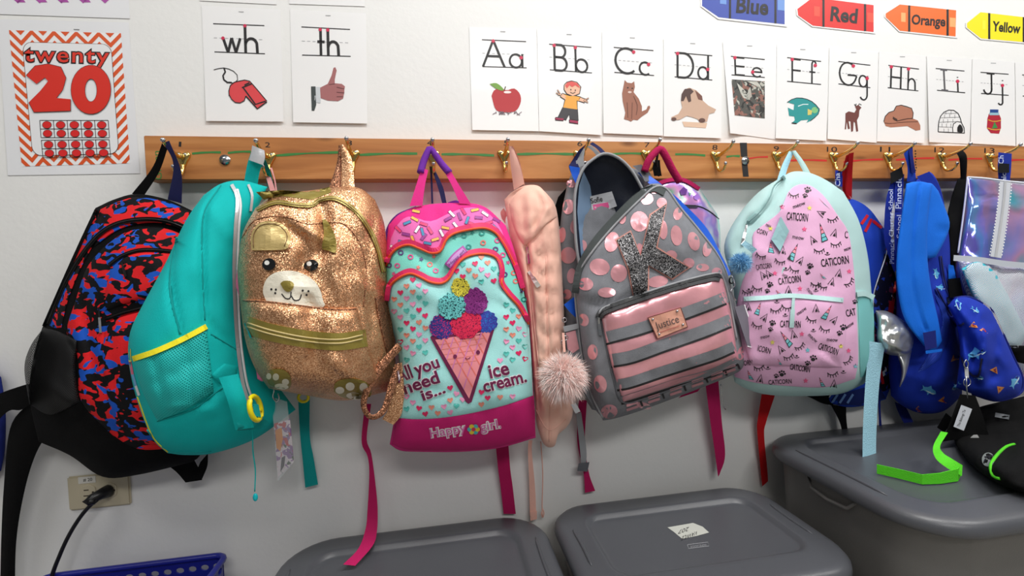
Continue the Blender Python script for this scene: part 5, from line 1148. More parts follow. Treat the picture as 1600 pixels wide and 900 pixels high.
tube('carry_handle', [P(*q) for q in cat([(1007, 268, .10), (1014, 250, .105), (1026, 236, .105), (1033, 234, .105), (1040, 244, .105), (1050, 264, .10), (1062, 284, .095)], 30)], .0085, fab('magenta_padding', (176, 16, 80), bump=.7, bscale=300), r)
tube('cord', [P(*q) for q in cat([(1028, 236, .09), (1026, 256, .08), (1030, 275, .07)], 10)], .003, PLB, r)
ribbon('clip_strap', [(1023, 250, .08), (1020, 262, .08), (1022, 275, .08)], [(1031, 250, .08), (1032, 262, .08), (1034, 275, .08)], None, BLKW, r)
ribbon('dangling_strap', [(1102, 598, .04), (1110, 660, .035), (1116, 700, .03), (1122, 745, .03)], [(1122, 590, .04), (1128, 660, .035), (1133, 712, .03), (1124, 742, .03)], None, magw, r)
ribbon('dangling_strap', [(904, 625, .03), (902, 690, .02), (912, 740, .015), (914, 770, .015)], [(917, 625, .03), (914, 690, .02), (920, 738, .015), (930, 767, .015)], None, magw, r)
ribbon('strap_sheen', [(1070, 612, .03), (1060, 622, .03)], [(1100, 600, .03), (1090, 612, .03)], None, magw, r)
tube('dangling_clip', [P(*q) for q in cat([(1126, 600, .09), (1128, 622, .09), (1130, 634, .09), (1134, 640, .09)], 12)], .0012, m_steel, r)
# ------------------------------------------------------------------ 8 cat print
mintf = fab('pale_mint_fabric', (182, 216, 215), var=.03); catp = fab('lilac_pink_fabric', (234, 182, 218), var=.03); ltb = fab('light_blue_webbing', (160, 208, 226), bump=.7, bscale=350)
r = thing('backpack', 'pale mint and pink backpack printed with cat faces and the word CATICORN', 'backpack', P(1250, 610, .08), 'backpacks hanging from the hook rail')
s = Surf()
rf = mid(((1131, .11), (1365, .12)), 0, 0)
pillow('body', [(1222, 276), (1240, 268), (1265, 270), (1292, 282), (1318, 300)], [(1318, 300), (1342, 345), (1356, 400), (1362, 460), (1366, 520), (1366, 570), (1350, 600)], [(1148, 597), (1165, 607), (1195, 616), (1240, 619), (1310, 616), (1350, 600)],
       [(1222, 276), (1182, 303), (1148, 345), (1131, 386), (1142, 430), (1148, 470), (1144, 520), (1142, 565), (1148, 597)], rf, .075, mid(((1131, .06), (1365, .075)), 0, 0), mintf, r, s, p=3, nu=54, nv=56, wr=.003,
       creases=[([(1225, 285), (1205, 320), (1170, 350)], -.010, 7), ([(1170, 350), (1150, 390)], -.016, 12), ([(1300, 300), (1330, 360), (1340, 440)], .004, 8)])
patch('cat_panel', [(1224, 322), (1232, 300), (1246, 289), (1266, 290), (1288, 307), (1310, 338)], [(1310, 338), (1326, 365), (1334, 420), (1338, 480), (1341, 560), (1336, 592)], [(1148, 589), (1180, 598), (1230, 603), (1290, 605), (1336, 592)], [(1224, 322), (1208, 346), (1178, 362), (1176, 385), (1174, 410), (1160, 440), (1148, 490), (1142, 540), (1148, 589)], .006, catp, r, s, p=6, nu=50, nv=56, wr=.003,
      creases=[([(1215, 350), (1230, 400), (1215, 440)], -.006, 10), ([(1170, 385), (1200, 400)], .008, 10), ([(1180, 420), (1160, 460)], -.005, 8)])
patch('front_pocket', [(1162, 468), (1200, 465), (1240, 463), (1318, 470)], [(1318, 470), (1322, 520), (1316, 574)], [(1172, 570), (1240, 572), (1280, 574), (1316, 574)], [(1162, 468), (1160, 520), (1172, 570)], .012, catp, r, s, p=8, nu=36, nv=28, wr=.003,
      creases=[([(1286, 545), (1310, 570)], -.006, 5), ([(1280, 555), (1300, 574)], .005, 5)])
cpr = Print
def P_(nm, fn, off=.0012):
    p = Print(s, 8); fn(p); p.build(nm, r, off)
for t_, a, b_, h in (('CATICORN', (1229, 343), (1262, 346), 12), ('CATICORN', (1182, 422), (1206, 418), 8), ('CATICORN', (1217, 445), (1252, 440), 10.5), ('CATICORN', (1284, 417), (1327, 411), 12), ('CORN', (1182, 363), (1198, 368), 7), ('CATICORN', (1219, 511), (1251, 512), 10.5), ('ICORN', (1183, 548), (1203, 553), 9), ('CATICORN', (1278, 545), (1308, 555), 10), ('CATICORN', (1234, 577), (1265, 582), 9), ('CATICORN', (1201, 601), (1237, 599), 7), ('CAT', (1323, 495), (1338, 492), 11), ('C', (1320, 372), (1325, 372), 11), ('CORN', (1158, 572), (1176, 570), 8)):
    P_('cat_word', lambda p: p.text(t_, a, b_, h, m_ink, .012))
for a, b_ in (((1240, 326), (1259, 319)), ((1238, 372), (1256, 375)), ((1247, 493), (1261, 483)), ((1262, 524), (1275, 536)), ((1292, 533), (1309, 534)), ((1189, 530), (1203, 527)), ((1320, 393), (1330, 389)), ((1260, 452), (1268, 462)), ((1196, 353), (1204, 356)), ((1322, 515), (1335, 506)), ((1222, 431), (1230, 434))):
    P_('meow_word', lambda p: p.text('meow', a, b_, 6, m_ink, .005))
def horn(tipp, b0, b1):
    def fn(p):
        p.poly([tipp, b0, b1], m_ink); p.layer = 1
        def L_(a, b_, t): return (a[0]+(b_[0]-a[0])*t, a[1]+(b_[1]-a[1])*t)
        for i, c in enumerate(((236, 120, 150), (240, 150, 170), (130, 205, 215), (110, 200, 210))):
            t0, t1 = .2+i*.2, .36+i*.2
            q0, q1, q2, q3 = L_(tipp, b0, t0), L_(tipp, b1, t0), L_(tipp, b1, t1), L_(tipp, b0, t1)
            c0 = L_(q0, q1, .12); c1 = L_(q0, q1, .88); c2 = L_(q3, q2, .9); c3 = L_(q3, q2, .1); p.poly([c0, c1, c2, c3], C_(*c))
    P_('horn_print', fn)
for h in (((1247, 380), (1230, 404), (1240, 409)), ((1281, 348), (1284, 379), (1294, 375)), ((1279, 309), (1288, 319), (1298, 328)), ((1189, 472), (1178, 490), (1186, 493)), ((1300, 476), (1282, 497), (1291, 500)), ((1219, 517), (1233, 544), (1239, 537)), ((1280, 589), (1283, 604), (1290, 604)), ((1204, 377), (1200, 394), (1210, 396)), ((1168, 578), (1170, 592), (1178, 594)), ((1281, 427), (1286, 434), (1292, 436)), ((1212, 453), (1218, 463), (1224, 462)), ((1215, 560), (1218, 570), (1222, 570))): horn(*h)
def ear(x, y, a):
    def fn(p):
        R_ = lambda u, v: (x+u*math.cos(a)-v*math.sin(a), y+u*math.sin(a)+v*math.cos(a))
        p.stroke([R_(-5, 6), R_(0, -7), R_(5, 6)], 1.2, m_ink, smooth=False); p.poly([R_(-1.5, 5), R_(.5, -1), R_(3, 5)], m_ink)
    P_('ear_print', fn)
for e_ in ((1283, 333, -1.1), (1270, 375, -.5), (1304, 364, .3), (1251, 407, .6), (1223, 391, .1), (1275, 482, 0), (1304, 500, .7), (1240, 523, -.2), (1220, 546, -.6), (1195, 496, .6), (1169, 480, 0), (1232, 453, 0), (1300, 440, .3), (1311, 427, .2), (1192, 430, -.6), (1188, 592, .2), (1303, 600, .1), (1201, 428, -.6)): ear(*e_)
def lash(x, y, a):
    def fn(p):
        R_ = lambda u, v: (x+u*math.cos(a)-v*math.sin(a), y+u*math.sin(a)+v*math.cos(a))
        p.stroke([R_(-8, -2), R_(-4, 2), R_(2, 3), R_(8, -1)], 1.3, m_ink)
        for u, v in ((-7, 0), (-4, 2), (0, 3), (4, 2.4), (7, 0)): p.stroke([R_(u, v), R_(u*1.15, v+4.5)], 1, m_ink)
    P_('eyelash_print', fn)
for e_ in ((1301, 341, -.3), (1280, 390, -.1), (1306, 380, -.2), (1219, 407, .2), (1241, 420, .4), (1240, 303, .1), (1326, 440, -.8), (1183, 449, .2), (1212, 483, -.1), (1229, 479, .2), (1268, 498, .3), (1289, 513, .3), (1183, 507, .3), (1249, 540, -.6), (1232, 556, -.4), (1285, 446, .4), (1301, 583, -.2), (1324, 562, -.8), (1186, 573, -.2), (1189, 398, .3), (1275, 443, 0), (1168, 455, 0)): lash(*e_)
def paw(x, y, a=.4, s_=1):
    def fn(p):
        R_ = lambda u, v: (x+(u*math.cos(a)-v*math.sin(a))*s_, y+(u*math.sin(a)+v*math.cos(a))*s_)
        p.disc(*R_(0, 1.5), 3*s_, 2.5*s_, m_ink)
        for u, v in ((-4, -1), (-1.6, -3.4), (1.6, -3.4), (4, -1)): p.disc(*R_(u, v), 1.3*s_, 1.5*s_, m_ink)
    P_('paw_print', fn)
for x, y, k in ((1262, 297, 1.1), (1258, 306, .8), (1266, 416, 1), (1262, 426, .8), (1203, 445, 1), (1199, 455, .8), (1207, 505, 1), (1204, 515, .8), (1318, 512, 1.1), (1312, 521, .9), (1271, 560, 1.1), (1262, 568, .9), (1222, 584, 1.1), (1213, 588, .8), (1336, 472, .8)): paw(x, y, .3, k)
for x, y, a in ((1214, 470, 0), (1227, 491, 0), (1271, 515, .2), (1245, 556, -.3), (1293, 395, 0), (1228, 419, .2), (1170, 452, 0), (1200, 574, 0), (1318, 580, 0), (1275, 452, 0)):
    P_('snout_print', lambda p: (p.disc(x, y, 1.8, 1.3, m_ink), p.stroke([(x-4, y+2), (x-2, y+4), (x, y+1.5), (x+2, y+4), (x+4, y+2)], 1, m_ink)))
for x, y, c in ((1257, 358, 0), (1327, 424, 0), (1265, 325, 1), (1211, 427, 0), (1250, 451, 0), (1253, 522, 0), (1207, 535, 1), (1262, 547, 2), (1314, 541, 1), (1326, 548, 0), (1337, 572, 2), (1259, 595, 0), (1222, 323, 0), (1204, 357, 1)):
    P_('star_print', lambda p: p.poly([(x+(4.4 if k % 2 == 0 else 2)*math.sin(k*math.pi/5), y-(4.4 if k % 2 == 0 else 2)*math.cos(k*math.pi/5)) for k in range(10)], C_(*[(246, 100, 150), (236, 222, 110), (120, 200, 215)][c])))
q = [(1226, 276), (1210, 290), (1203, 308), (1188, 330), (1170, 347)]
p = Print(s, 7); p.stroke(q, 6, mintf); z = p.build('zip', r, .003, thick=.002); seam('zip_coil', q, .0014, C_(120, 160, 160), z, s, off=.005)
p = Print(s, 7); p.stroke([(1162, 467), (1200, 465), (1240, 462), (1318, 469)], 7, mintf); z = p.build('pocket_zip', r, .003, thick=.002); seam('zip_coil', [(1165, 467), (1200, 465), (1240, 462), (1315, 469)], .0012, C_(110, 150, 150), z, s, off=.005)
zip_pull(1240, 465, 1237, 512, s, r, mintf, 7); zip_pull(1167, 350, 1160, 382, s, r, m_steel, 5)
p = Print(s, 8); p.poly([(1220, 338), (1233, 361), (1219, 393), (1205, 374)], C_(158, 200, 206)); p.build('pull_tab', r, .006, thick=.003)
patch('mesh_pocket', [(1340, 462), (1352, 461), (1364, 465)], [(1364, 465), (1366, 520), (1361, 575)], [(1344, 590), (1350, 588), (1361, 575)], [(1340, 462), (1342, 520), (1344, 590)], .006, netmat('mint_net', (128, 206, 206), 380, .6), r, s, p=3, nu=14, nv=24)
p = Print(s, 8); p.stroke([(1339, 460), (1352, 459), (1366, 465)], 8, mintf); p.build('pocket_edge', r, .008, thick=.003)
ribbon('dangling_strap', [(1358, 533, .16), (1352, 600, .16), (1348, 680, .17), (1348, 755, .18)], [(1383, 537, .15), (1374, 600, .15), (1369, 690, .16), (1371, 760, .175)], None, ltb, r, bow=.001)
t = tip(8)
ribbon('carry_loop', [(1233, 236, .1), (1222, 258, .11), (1212, 288, .13)], [(1240, 238, .1), (1231, 262, .11), (1224, 284, .13)], None, ltb, r, bow=.003)
ribbon('carry_loop', [(1236, 236, .103), (1248, 255, .11), (1260, 278, .12)], [(1243, 235, .103), (1257, 254, .11), (1271, 279, .12)], None, mintf, r, bow=.003)
furb = [M('blue_fur_%d' % i, c, .8, 0, 0, var=0) for i, c in enumerate(((130, 192, 230), (100, 166, 216), (170, 216, 242)))]
c = P(1157, 411, .205); r = thing('pompom', 'fluffy sky blue pompom charm on the zip of the cat print backpack', 'pompom', c); fur_ball(r, c, .0225, furb, 3200, .0005, .1)
ribbon('strap', [(1158, 382, .2), (1166, 388, .2), (1176, 396, .195)], [(1164, 376, .2), (1173, 382, .2), (1183, 390, .195)], None, ltb, r, th=.004)
# ------------------------------------------------------------------ 9 blue and red
royal = fab('royal_blue_fabric', (26, 68, 186)); redw = fab('red_webbing', (196, 14, 22)); whp = C_(236, 238, 242)
spacep = blobs('dark_space_print', [(18, 18, 40), ((120, 40, 80), .62, 4), ((40, 70, 180), .60, 9), ((230, 235, 245), .70, 2)], 40, det=2)
r = thing('backpack', 'royal blue backpack with red stripes and white piping, mostly hidden behind the cat print one', 'backpack', P(1350, 630, .03), 'backpacks hanging from the hook rail')
s = Surf()
pillow('body', [(1322, 312), (1335, 312), (1360, 328), (1390, 370)], [(1390, 370), (1398, 420), (1402, 500), (1402, 570), (1384, 624)], [(1294, 628), (1320, 636), (1350, 634), (1384, 624)], [(1322, 312), (1330, 400), (1320, 520), (1294, 628)], .035, .03, .008, royal, r, s, p=2.6, nu=24, nv=36)
patch('side_panel', [(1386, 380), (1392, 378), (1396, 384)], [(1396, 384), (1400, 480), (1398, 600)], [(1366, 606), (1380, 612), (1398, 600)], [(1386, 380), (1376, 420), (1366, 455), (1366, 540), (1366, 606)], .004, spacep, r, s, p=5, nu=14, nv=30)
seam('piping', [(1388, 376), (1384, 400), (1374, 430), (1366, 456), (1364, 480)], .0013, whp, r, s)
for q in ([(1346, 350), (1356, 336)], [(1352, 362), (1362, 342)], [(1364, 345), (1378, 356)], [(1392, 500), (1400, 440)], [(1380, 600), (1372, 560)], [(1392, 470), (1388, 500), (1384, 520)]): p = Print(s, 8); p.stroke(q, 4.5, C_(200, 20, 30)); p.build('red_stripe', r, .0015)
p = Print(s, 8); p.poly([(1298, 626), (1304, 618), (1372, 600), (1384, 622), (1352, 634), (1300, 632)], fab('navy_fabric', (22, 40, 110))); p.build('lower_panel', r, .002)
for x in (1300, 1312, 1324): p = Print(s, 8); p.stroke([(x, 630), (x+9, 616)], 3.5, C_(120, 160, 220)); p.build('light_stripe', r, .003)
seam('piping', [(1296, 634), (1293, 627), (1298, 617)], .0014, whp, r, s)
t = tip(9)
ribbon('carry_loop', [(1322, 243, .09), (1316, 268, .06), (1316, 295, .04), (1322, 310, .035)], [(1329, 240, .09), (1326, 268, .06), (1324, 295, .04), (1330, 312, .035)], None, redw, r, bow=.003)
ribbon('carry_loop', [(1326, 240, .095), (1325, 268, .07), (1322, 300, .05)], [(1334, 238, .095), (1332, 268, .07), (1331, 310, .04)], None, redw, r)
ribbon('dangling_strap', [(1190, 616, .03), (1184, 655, .025), (1183, 672, .02), (1188, 730, .015), (1191, 760, .012)], [(1211, 617, .03), (1197, 660, .025), (1194, 680, .02), (1199, 735, .015), (1200, 752, .012)], None, redw, r)
ribbon('dangling_strap', [(1298, 632, .03), (1312, 660, .03), (1320, 690, .03), (1334, 700, .04)], [(1322, 636, .03), (1323, 660, .03), (1328, 688, .03), (1336, 698, .04)], None, BLKW, r)
pillow('bottom_gusset', [(1252, 616), (1280, 612), (1300, 618)], [(1300, 618), (1302, 634)], [(1268, 622), (1284, 630), (1302, 634)], [(1252, 616), (1268, 622)], .03, .01, .01, BLK, r, Surf(), nu=10, nv=8)
# silver pouch
silf = M('silver_foil_fabric', (206, 208, 208), .3, .8, .3, 25, .05, 20)
r = thing('foil_pouch', 'crinkled silver foil pouch tapering to a tail, between the mint and shark backpacks', 'pouch', P(1400, 600, .12))
s = Surf()
pillow('body', [(1368, 485), (1385, 486), (1405, 496), (1420, 510)], [(1420, 510), (1428, 526), (1425, 545), (1416, 556)], [(1376, 545), (1386, 553), (1400, 556), (1416, 556)], [(1368, 485), (1371, 505), (1370, 528), (1376, 545)], .12, .045, .10, silf, r, s, p=2.2, nu=30, nv=30, wr=.005, wsc=30,
       creases=[([(1380, 505), (1392, 530)], -.004, 3), ([(1392, 500), (1404, 525)], -.004, 3), ([(1404, 505), (1412, 528)], -.004, 3), ([(1380, 530), (1410, 548)], .005, 4)])
pillow('tail', [(1400, 550), (1412, 552), (1425, 545)], [(1425, 545), (1420, 570), (1414, 590), (1407, 604)], [(1405, 604), (1406, 605), (1407, 604)], [(1400, 550), (1408, 575), (1408, 590), (1405, 604)], .12, .02, .10, silf, r, s, p=2.2, nu=12, nv=20)
seam('string', [(1362, 470), (1366, 480), (1370, 488)], .001, BLKW, r, s)
# ------------------------------------------------------------------ lanyards
lany = fab('lanyard_blue', (20, 44, 150), bump=.3)
def lanyard(lab, segs, d, texts, extra=()):
    r = thing('lanyard', lab, 'lanyard', P(segs[0][0][-1][0], segs[0][0][-1][1], .03), 'navy lanyards hanging from the hooks')
    s = Surf(); k = 0
    for L, R in segs:
        ribbon('webbing', [(a, b_, d+k*.002) for a, b_ in L], [(a, b_, d+k*.002) for a, b_ in R], None, lany, r); k += 1
        V = [P(a, b_, d+.001+k*.002) for a, b_ in L]+[P(a, b_, d+.001+k*.002) for a, b_ in R]; n = len(L); s.add(V, [(i, i+1, n+i+1, n+i) for i in range(n-1)])
    for t_, a, b_, h in texts:
        p = Print(s, 8); p.text(t_, a, b_, h, C_(206, 216, 240), .008); p.build('lettering', r, .0025)
    for q in extra: ribbon('black_clasp', [(a, b_, d+.01) for a, b_ in q[0]], [(a, b_, d+.01) for a, b_ in q[1]], None, PLB, r, th=.006)
    return r
lanyard('navy lettered lanyard under the tenth hook beside the red loop', [([(1305, 266), (1305, 290)], [(1317, 266), (1316, 292)])], .055, [('Cha', (1313, 291), (1312, 270), 8)])
lanyard('navy lanyard with white lettering folded below the eleventh hook, left of the shark backpack', [([(1392, 285), (1385, 310), (1382, 340), (1382, 375), (1390, 405), (1397, 425)], [(1404, 285), (1398, 310), (1392, 340), (1393, 375), (1401, 400), (1408, 420)]), ([(1399, 275), (1398, 300), (1398, 330), (1397, 355), (1398, 400)], [(1413, 272), (1411, 300), (1410, 330), (1410, 355), (1410, 400)])], .07,
        [('Pinnacle', (1408, 326), (1409, 276), 9), ('Pinnacle Charter School', (1397, 412), (1395, 296), 7), ('School', (1408, 372), (1408, 336), 7)], [([(1391, 270), (1392, 288)], [(1409, 261), (1412, 276)])])
lanyard('blue lanyard wrapped over the thirteenth hook at the right edge', [([(1560, 238), (1559, 262), (1560, 282)], [(1581, 240), (1580, 262), (1578, 284)])], .105, [('Ch', (1568, 256), (1568, 243), 8), ('nic', (1572, 284), (1572, 270), 8)], [([(1561, 255), (1560, 270)], [(1577, 256), (1577, 270)])])
# ------------------------------------------------------------------ 10 sharks
shb = fab('shark_blue_fabric', (18, 50, 170)); brb = fab('bright_blue_padding', (8, 108, 222), bump=.4, bscale=500); nvy = fab('deep_navy_webbing', (20, 34, 120)); shk = C_(92, 176, 226); pz = C_(220, 140, 60)
r = thing('backpack', 'blue backpack printed with sharks and pizza slices, with wide bright blue padded strap', 'backpack', P(1450, 640, .05), 'backpacks hanging from the hook rail')
s = Surf()
pillow('body', [(1427, 284), (1440, 276), (1454, 269), (1468, 290), (1478, 330)], [(1478, 330), (1484, 380), (1486, 440), (1496, 500), (1504, 560), (1503, 618)], [(1392, 618), (1410, 634), (1440, 646), (1475, 642), (1503, 618)],
       [(1427, 284), (1402, 400), (1400, 500), (1388, 560), (1392, 618)], .06, .06, .01, shb, r, s, p=2.6, nu=40, nv=56, wr=.005, wsc=18, creases=[([(1420, 580), (1460, 600), (1490, 590)], .008, 9), ([(1440, 555), (1480, 540)], -.010, 8)])
pillow('open_flap', [(1481, 478), (1492, 466), (1512, 464), (1535, 474), (1550, 486)], [(1550, 486), (1566, 520), (1582, 556), (1597, 590), (1594, 616)], [(1494, 606), (1515, 614), (1540, 622), (1558, 627), (1594, 616)], [(1481, 478), (1494, 505), (1500, 550), (1494, 606)], .15, .05, .125, shb, r, s, p=2.4, nu=36, nv=40, wr=.006, wsc=20,
       creases=[([(1535, 490), (1540, 540), (1528, 580)], .014, 12), ([(1500, 500), (1520, 560), (1525, 600)], -.012, 8), ([(1560, 520), (1550, 590)], -.008, 9)])
pl = [P(x, y, .152) for x, y in cat([(1492, 466), (1512, 464), (1535, 474), (1550, 486), (1566, 520), (1582, 556), (1597, 590), (1594, 614), (1558, 626), (1520, 616)], 50)]; tube('edge_binding', pl, .0032, nvy, r)
for q in ([(1463, 450), (1478, 478), (1496, 508), (1506, 505)], [(1500, 555), (1512, 580), (1528, 588), (1534, 560)], [(1470, 400), (1476, 440), (1486, 465)]):
    p = Print(s, 7); p.stroke(q, 5, nvy); z = p.build('zip', r, .003, thick=.002)
    seam('zip_coil', q, .001, PLB, z, s, off=.005)
pillow('back_pad', [(1446, 286), (1456, 287), (1466, 298)], [(1466, 298), (1474, 318), (1484, 348), (1478, 372), (1462, 402)], [(1440, 404), (1450, 404), (1462, 402)], [(1446, 286), (1442, 340), (1440, 404)], .128, .008, .12, brb, r, Surf(), p=8, nu=20, nv=26, wr=.001, creases=[([(1446, 360), (1482, 361)], -.005, 2.5)])
pillow('shoulder_strap', [(1416, 287), (1428, 284), (1442, 284), (1457, 288)], [(1457, 288), (1450, 340), (1449, 400), (1455, 450), (1466, 500), (1472, 533)], [(1443, 540), (1452, 547), (1464, 544), (1472, 533)], [(1416, 287), (1408, 340), (1401, 400), (1402, 450), (1414, 500), (1443, 540)], .148, .010, .138, brb, r, Surf(), p=10, nu=26, nv=50, wr=.001, low=0,
       creases=[([(1437, 288), (1429, 340), (1425, 400), (1428, 450), (1438, 495), (1448, 516)], -.006, 2.5)])
ss = Surf(); ss.add([P(1380, 500, .172), P(1500, 500, .172), P(1500, 580, .165), P(1380, 580, .165)], [(0, 1, 2, 3)])
p = Print(ss, 8); p.poly([(1442, 520), (1462, 516), (1464, 543), (1446, 547)], nvy); e_ = p.build('strap_patch', r, .001, thick=.003)
p = Print(ss, 8); p.poly([(1446, 548), (1472, 545), (1472, 549), (1447, 553)], brb); p.build('strap_tab', r, .001, thick=.003)
pl_ = patch('mesh_panel', [(1460, 460), (1470, 462), (1478, 470)], [(1478, 470), (1482, 520), (1470, 560)], [(1434, 582), (1450, 575), (1470, 560)], [(1460, 460), (1472, 510), (1434, 582)], .004, netmat('blue_net', (34, 70, 190), 260, .5), r, s, nu=14, nv=20)
t = tip(10)
ribbon('carry_loop', [(1412, 240, .1), (1418, 262, .09), (1417, 284, .08)], [(1422, 232, .1), (1428, 255, .09), (1432, 284, .08)], None, royal, r, bow=.002)
ribbon('carry_loop', [(1419, 233, .102), (1422, 250, .1), (1424, 270, .09)], [(1426, 230, .102), (1427, 246, .1), (1431, 270, .09)], None, nvy, r)
ribbon('top_tab', [(1432, 276, .09), (1452, 298, .08), (1466, 330, .07)], [(1452, 268, .09), (1468, 292, .08), (1477, 330, .07)], None, shb, r, th=.004)
def shark(x, y, k, a):
    R_ = lambda u, v: (x+(u*math.cos(a)-v*math.sin(a))*k, y+(u*math.sin(a)+v*math.cos(a))*k)
    p = Print(s, 8); p.poly([R_(*q) for q in ((-10, 1), (-13, -4), (-9, -2), (-4, -4), (0, -8), (3, -4), (9, -3), (12, 1), (8, 4), (2, 4), (0, 8), (-2, 4), (-8, 3), (-13, 6))], shk); p.layer = 1; p.poly([R_(*q) for q in ((-6, 2), (4, 1.5), (11, 1.5), (7, 3.6), (0, 3.6))], C_(214, 234, 242)); p.disc(*R_(7, -1), 1*k, 1*k, m_ink); p.build('shark_print', r, .0015)
for a_ in ((1463, 428, .7, 1.4), (1471, 449, .7, 0), (1497, 476, .8, 1.2), (1526, 552, 1.3, -.3), (1452, 610, 1, .4), (1494, 604, .7, 2.4), (1586, 596, .9, -1), (1524, 484, .6, .6), (1530, 590, .6, .2)): shark(*a_)
for x, y, a in ((1521, 508, 0), (1491, 560, -.4), (1562, 608, -.9), (1473, 625, .2), (1434, 640, 0), (1554, 578, .4), (1538, 515, .3)):
    p = Print(s, 8); R_ = lambda u, v: (x+u*math.cos(a)-v*math.sin(a), y+u*math.sin(a)+v*math.cos(a)); p.poly([R_(-7, 3), R_(1, -6), R_(7, 4)], pz); p.layer = 1; p.disc(*R_(0, 0), 1.4, 1.4, C_(180, 40, 30)); p.disc(*R_(2.5, 2), 1.2, 1.2, C_(180, 40, 30)); p.build('pizza_print', r, .0015)
zip_pull(1481, 464, 1484, 482, s, r, m_steel, 5)
ribbon('dangling_strap', [(1398, 628, .03), (1404, 645, .03), (1425, 685, .03)], [(1414, 634, .03), (1420, 645, .03), (1437, 680, .03)], None, nvy, r)
ribbon('dangling_strap', [(1370, 560, .05), (1372, 620, .04), (1374, 682, .03)], [(1386, 570, .05), (1376, 625, .04), (1379, 680, .03)], None, nvy, r)
# keyring and name tag
r = thing('luggage_tag', 'black luggage tag with white name label on a steel ring, below the shark backpack', 'tag', P(1505, 672, .2))
tube('hook', [P(*q) for q in cat([(1509, 562, .21), (1513, 568, .21), (1510, 576, .21), (1506, 570, .21), (1509, 562, .21)], 16)], .0012, m_steel, r)
ribbon('clasp', [(1507, 574, .208), (1508, 590, .208)], [(1513, 574, .208), (1514, 590, .208)], None, silv, r, th=.003)
ring('split_ring', P(1511, 597, .21), .0098, .0009, m_steel, r)
tube('link', [P(*q) for q in ((1510, 588, .213), (1510, 605, .213), (1512, 622, .21))], .0012, m_steel, r)
ribbon('tag_body', [(1500, 616, .19), (1484, 660, .19), (1472, 690, .185)], [(1524, 618, .19), (1536, 650, .19), (1545, 680, .185)], None, BLK, r, th=.005)
V = [P(*q) for q in ((1503, 633, .2), (1519, 639, .2), (1506, 673, .2), (1491, 667, .2))]
link('name_label', V+[v+Vector((0, .0015, 0)) for v in V], [(3, 2, 1, 0), (4, 5, 6, 7), (0, 1, 5, 4), (1, 2, 6, 5), (2, 3, 7, 6), (3, 0, 4, 7)], C_(214, 218, 226), r, smooth=False)
s = Surf(); s.add(V, [(3, 2, 1, 0)]); p = Print(s, 8); p.text('This Belongs To', (1499, 667), (1509, 641), 4, m_ink, 0); p.build('lettering', r, .0008)
# ------------------------------------------------------------------ 11 iridescent lunch bag
iri = holo('iridescent_vinyl', [(0, (96, 130, 210)), (.3, (150, 150, 235)), (.48, (120, 110, 215)), (.62, (120, 175, 235)), (.74, (170, 160, 240)), (.86, (226, 170, 215)), (1, (90, 200, 220))], 7, .12, .55, .6, 1.0)
r = thing('lunch_bag', 'shiny iridescent lilac bag with white zip and mesh pocket holding a turquoise bottle, right edge', 'bag', P(1580, 600, .08))
s = Surf()
pillow('body', [(1512, 276), (1545, 279), (1600, 286), (1670, 292)], [(1670, 292), (1672, 400), (1670, 600)], [(1580, 600), (1620, 604), (1670, 600)], [(1512, 276), (1506, 330), (1497, 390), (1492, 430), (1520, 500), (1580, 600)], .055, .06, .01, iri, r, s, p=3, nu=36, nv=50, wr=.004, wsc=20)
pillow('dark_back', [(1496, 280), (1504, 276), (1512, 278)], [(1512, 278), (1506, 330), (1497, 395), (1492, 420)], [(1484, 424), (1488, 426), (1492, 420)], [(1496, 280), (1486, 310), (1480, 345), (1484, 424)], .05, .012, .02, BLK, r, Surf(), nu=14, nv=24)
pillow('bottle', [(1502, 420), (1528, 408), (1554, 424)], [(1554, 424), (1580, 470), (1604, 520)], [(1572, 548), (1592, 546), (1604, 520)], [(1502, 420), (1526, 475), (1572, 548)], .125, .02, .11, M('turquoise_plastic', (30, 186, 206), .3, 0, 0, var=0), r, s, nu=16, nv=20, p=4)
meshg = netmat('grey_net', (224, 228, 234), 330, .36)
ps = Surf(); patch('mesh_pocket', [(1497, 408), (1530, 410), (1580, 416), (1662, 421)], [(1662, 421), (1662, 500), (1660, 580)], [(1590, 582), (1620, 588), (1660, 580)], [(1497, 408), (1506, 450), (1538, 510), (1590, 582)], .02, meshg, r, s, p=4, nu=30, nv=30, wr=.003)
patch('base_panel', [(1574, 540), (1600, 540), (1655, 542)], [(1655, 542), (1657, 570)], [(1590, 566), (1620, 572), (1657, 570)], [(1574, 540), (1590, 566)], .004, BLK, r, s, nu=12, nv=8)
s = Surf(); s.add([P(1460, 250, .125), P(1700, 250, .125), P(1700, 620, .125), P(1460, 620, .125)], [(0, 1, 2, 3)])
p = Print(s, 8); p.stroke([(1571, 284), (1569, 310), (1564, 350), (1556, 402)], 17, C_(214, 218, 226)); z = p.build('zip_tape', r, .001, thick=.003); p = Print(s, 8); p.stroke([(1571, 284), (1569, 310), (1564, 350), (1556, 402)], 4, silv); p.build('zip_coil', z, .0045, thick=.0015)
for k in (-9.5, 9.5):
    for i in range(24):
        t_ = i/23; p = None
        if i % 1 == 0 and i < 24:
            y = 288+t_*110; x = 1571-(t_**1.4)*15+k
            p = Print(s, 8); p.disc(x, y, 1, 1.5, C_(246, 246, 250), n=6); p.build('stitch', z, .0048)
p = Print(s, 8); p.stroke([(1490, 403), (1530, 406), (1580, 413), (1672, 420)], 9, C_(196, 202, 212)); p.build('pocket_binding', r, .001, thick=.004)
seam('edge_piping', [(1512, 277), (1540, 279), (1580, 284), (1670, 292)], .0026, C_(226, 230, 240), r, s); seam('edge_piping', [(1512, 277), (1506, 330), (1497, 395)], .0018, C_(206, 210, 236), r, s)
t = tip(11)
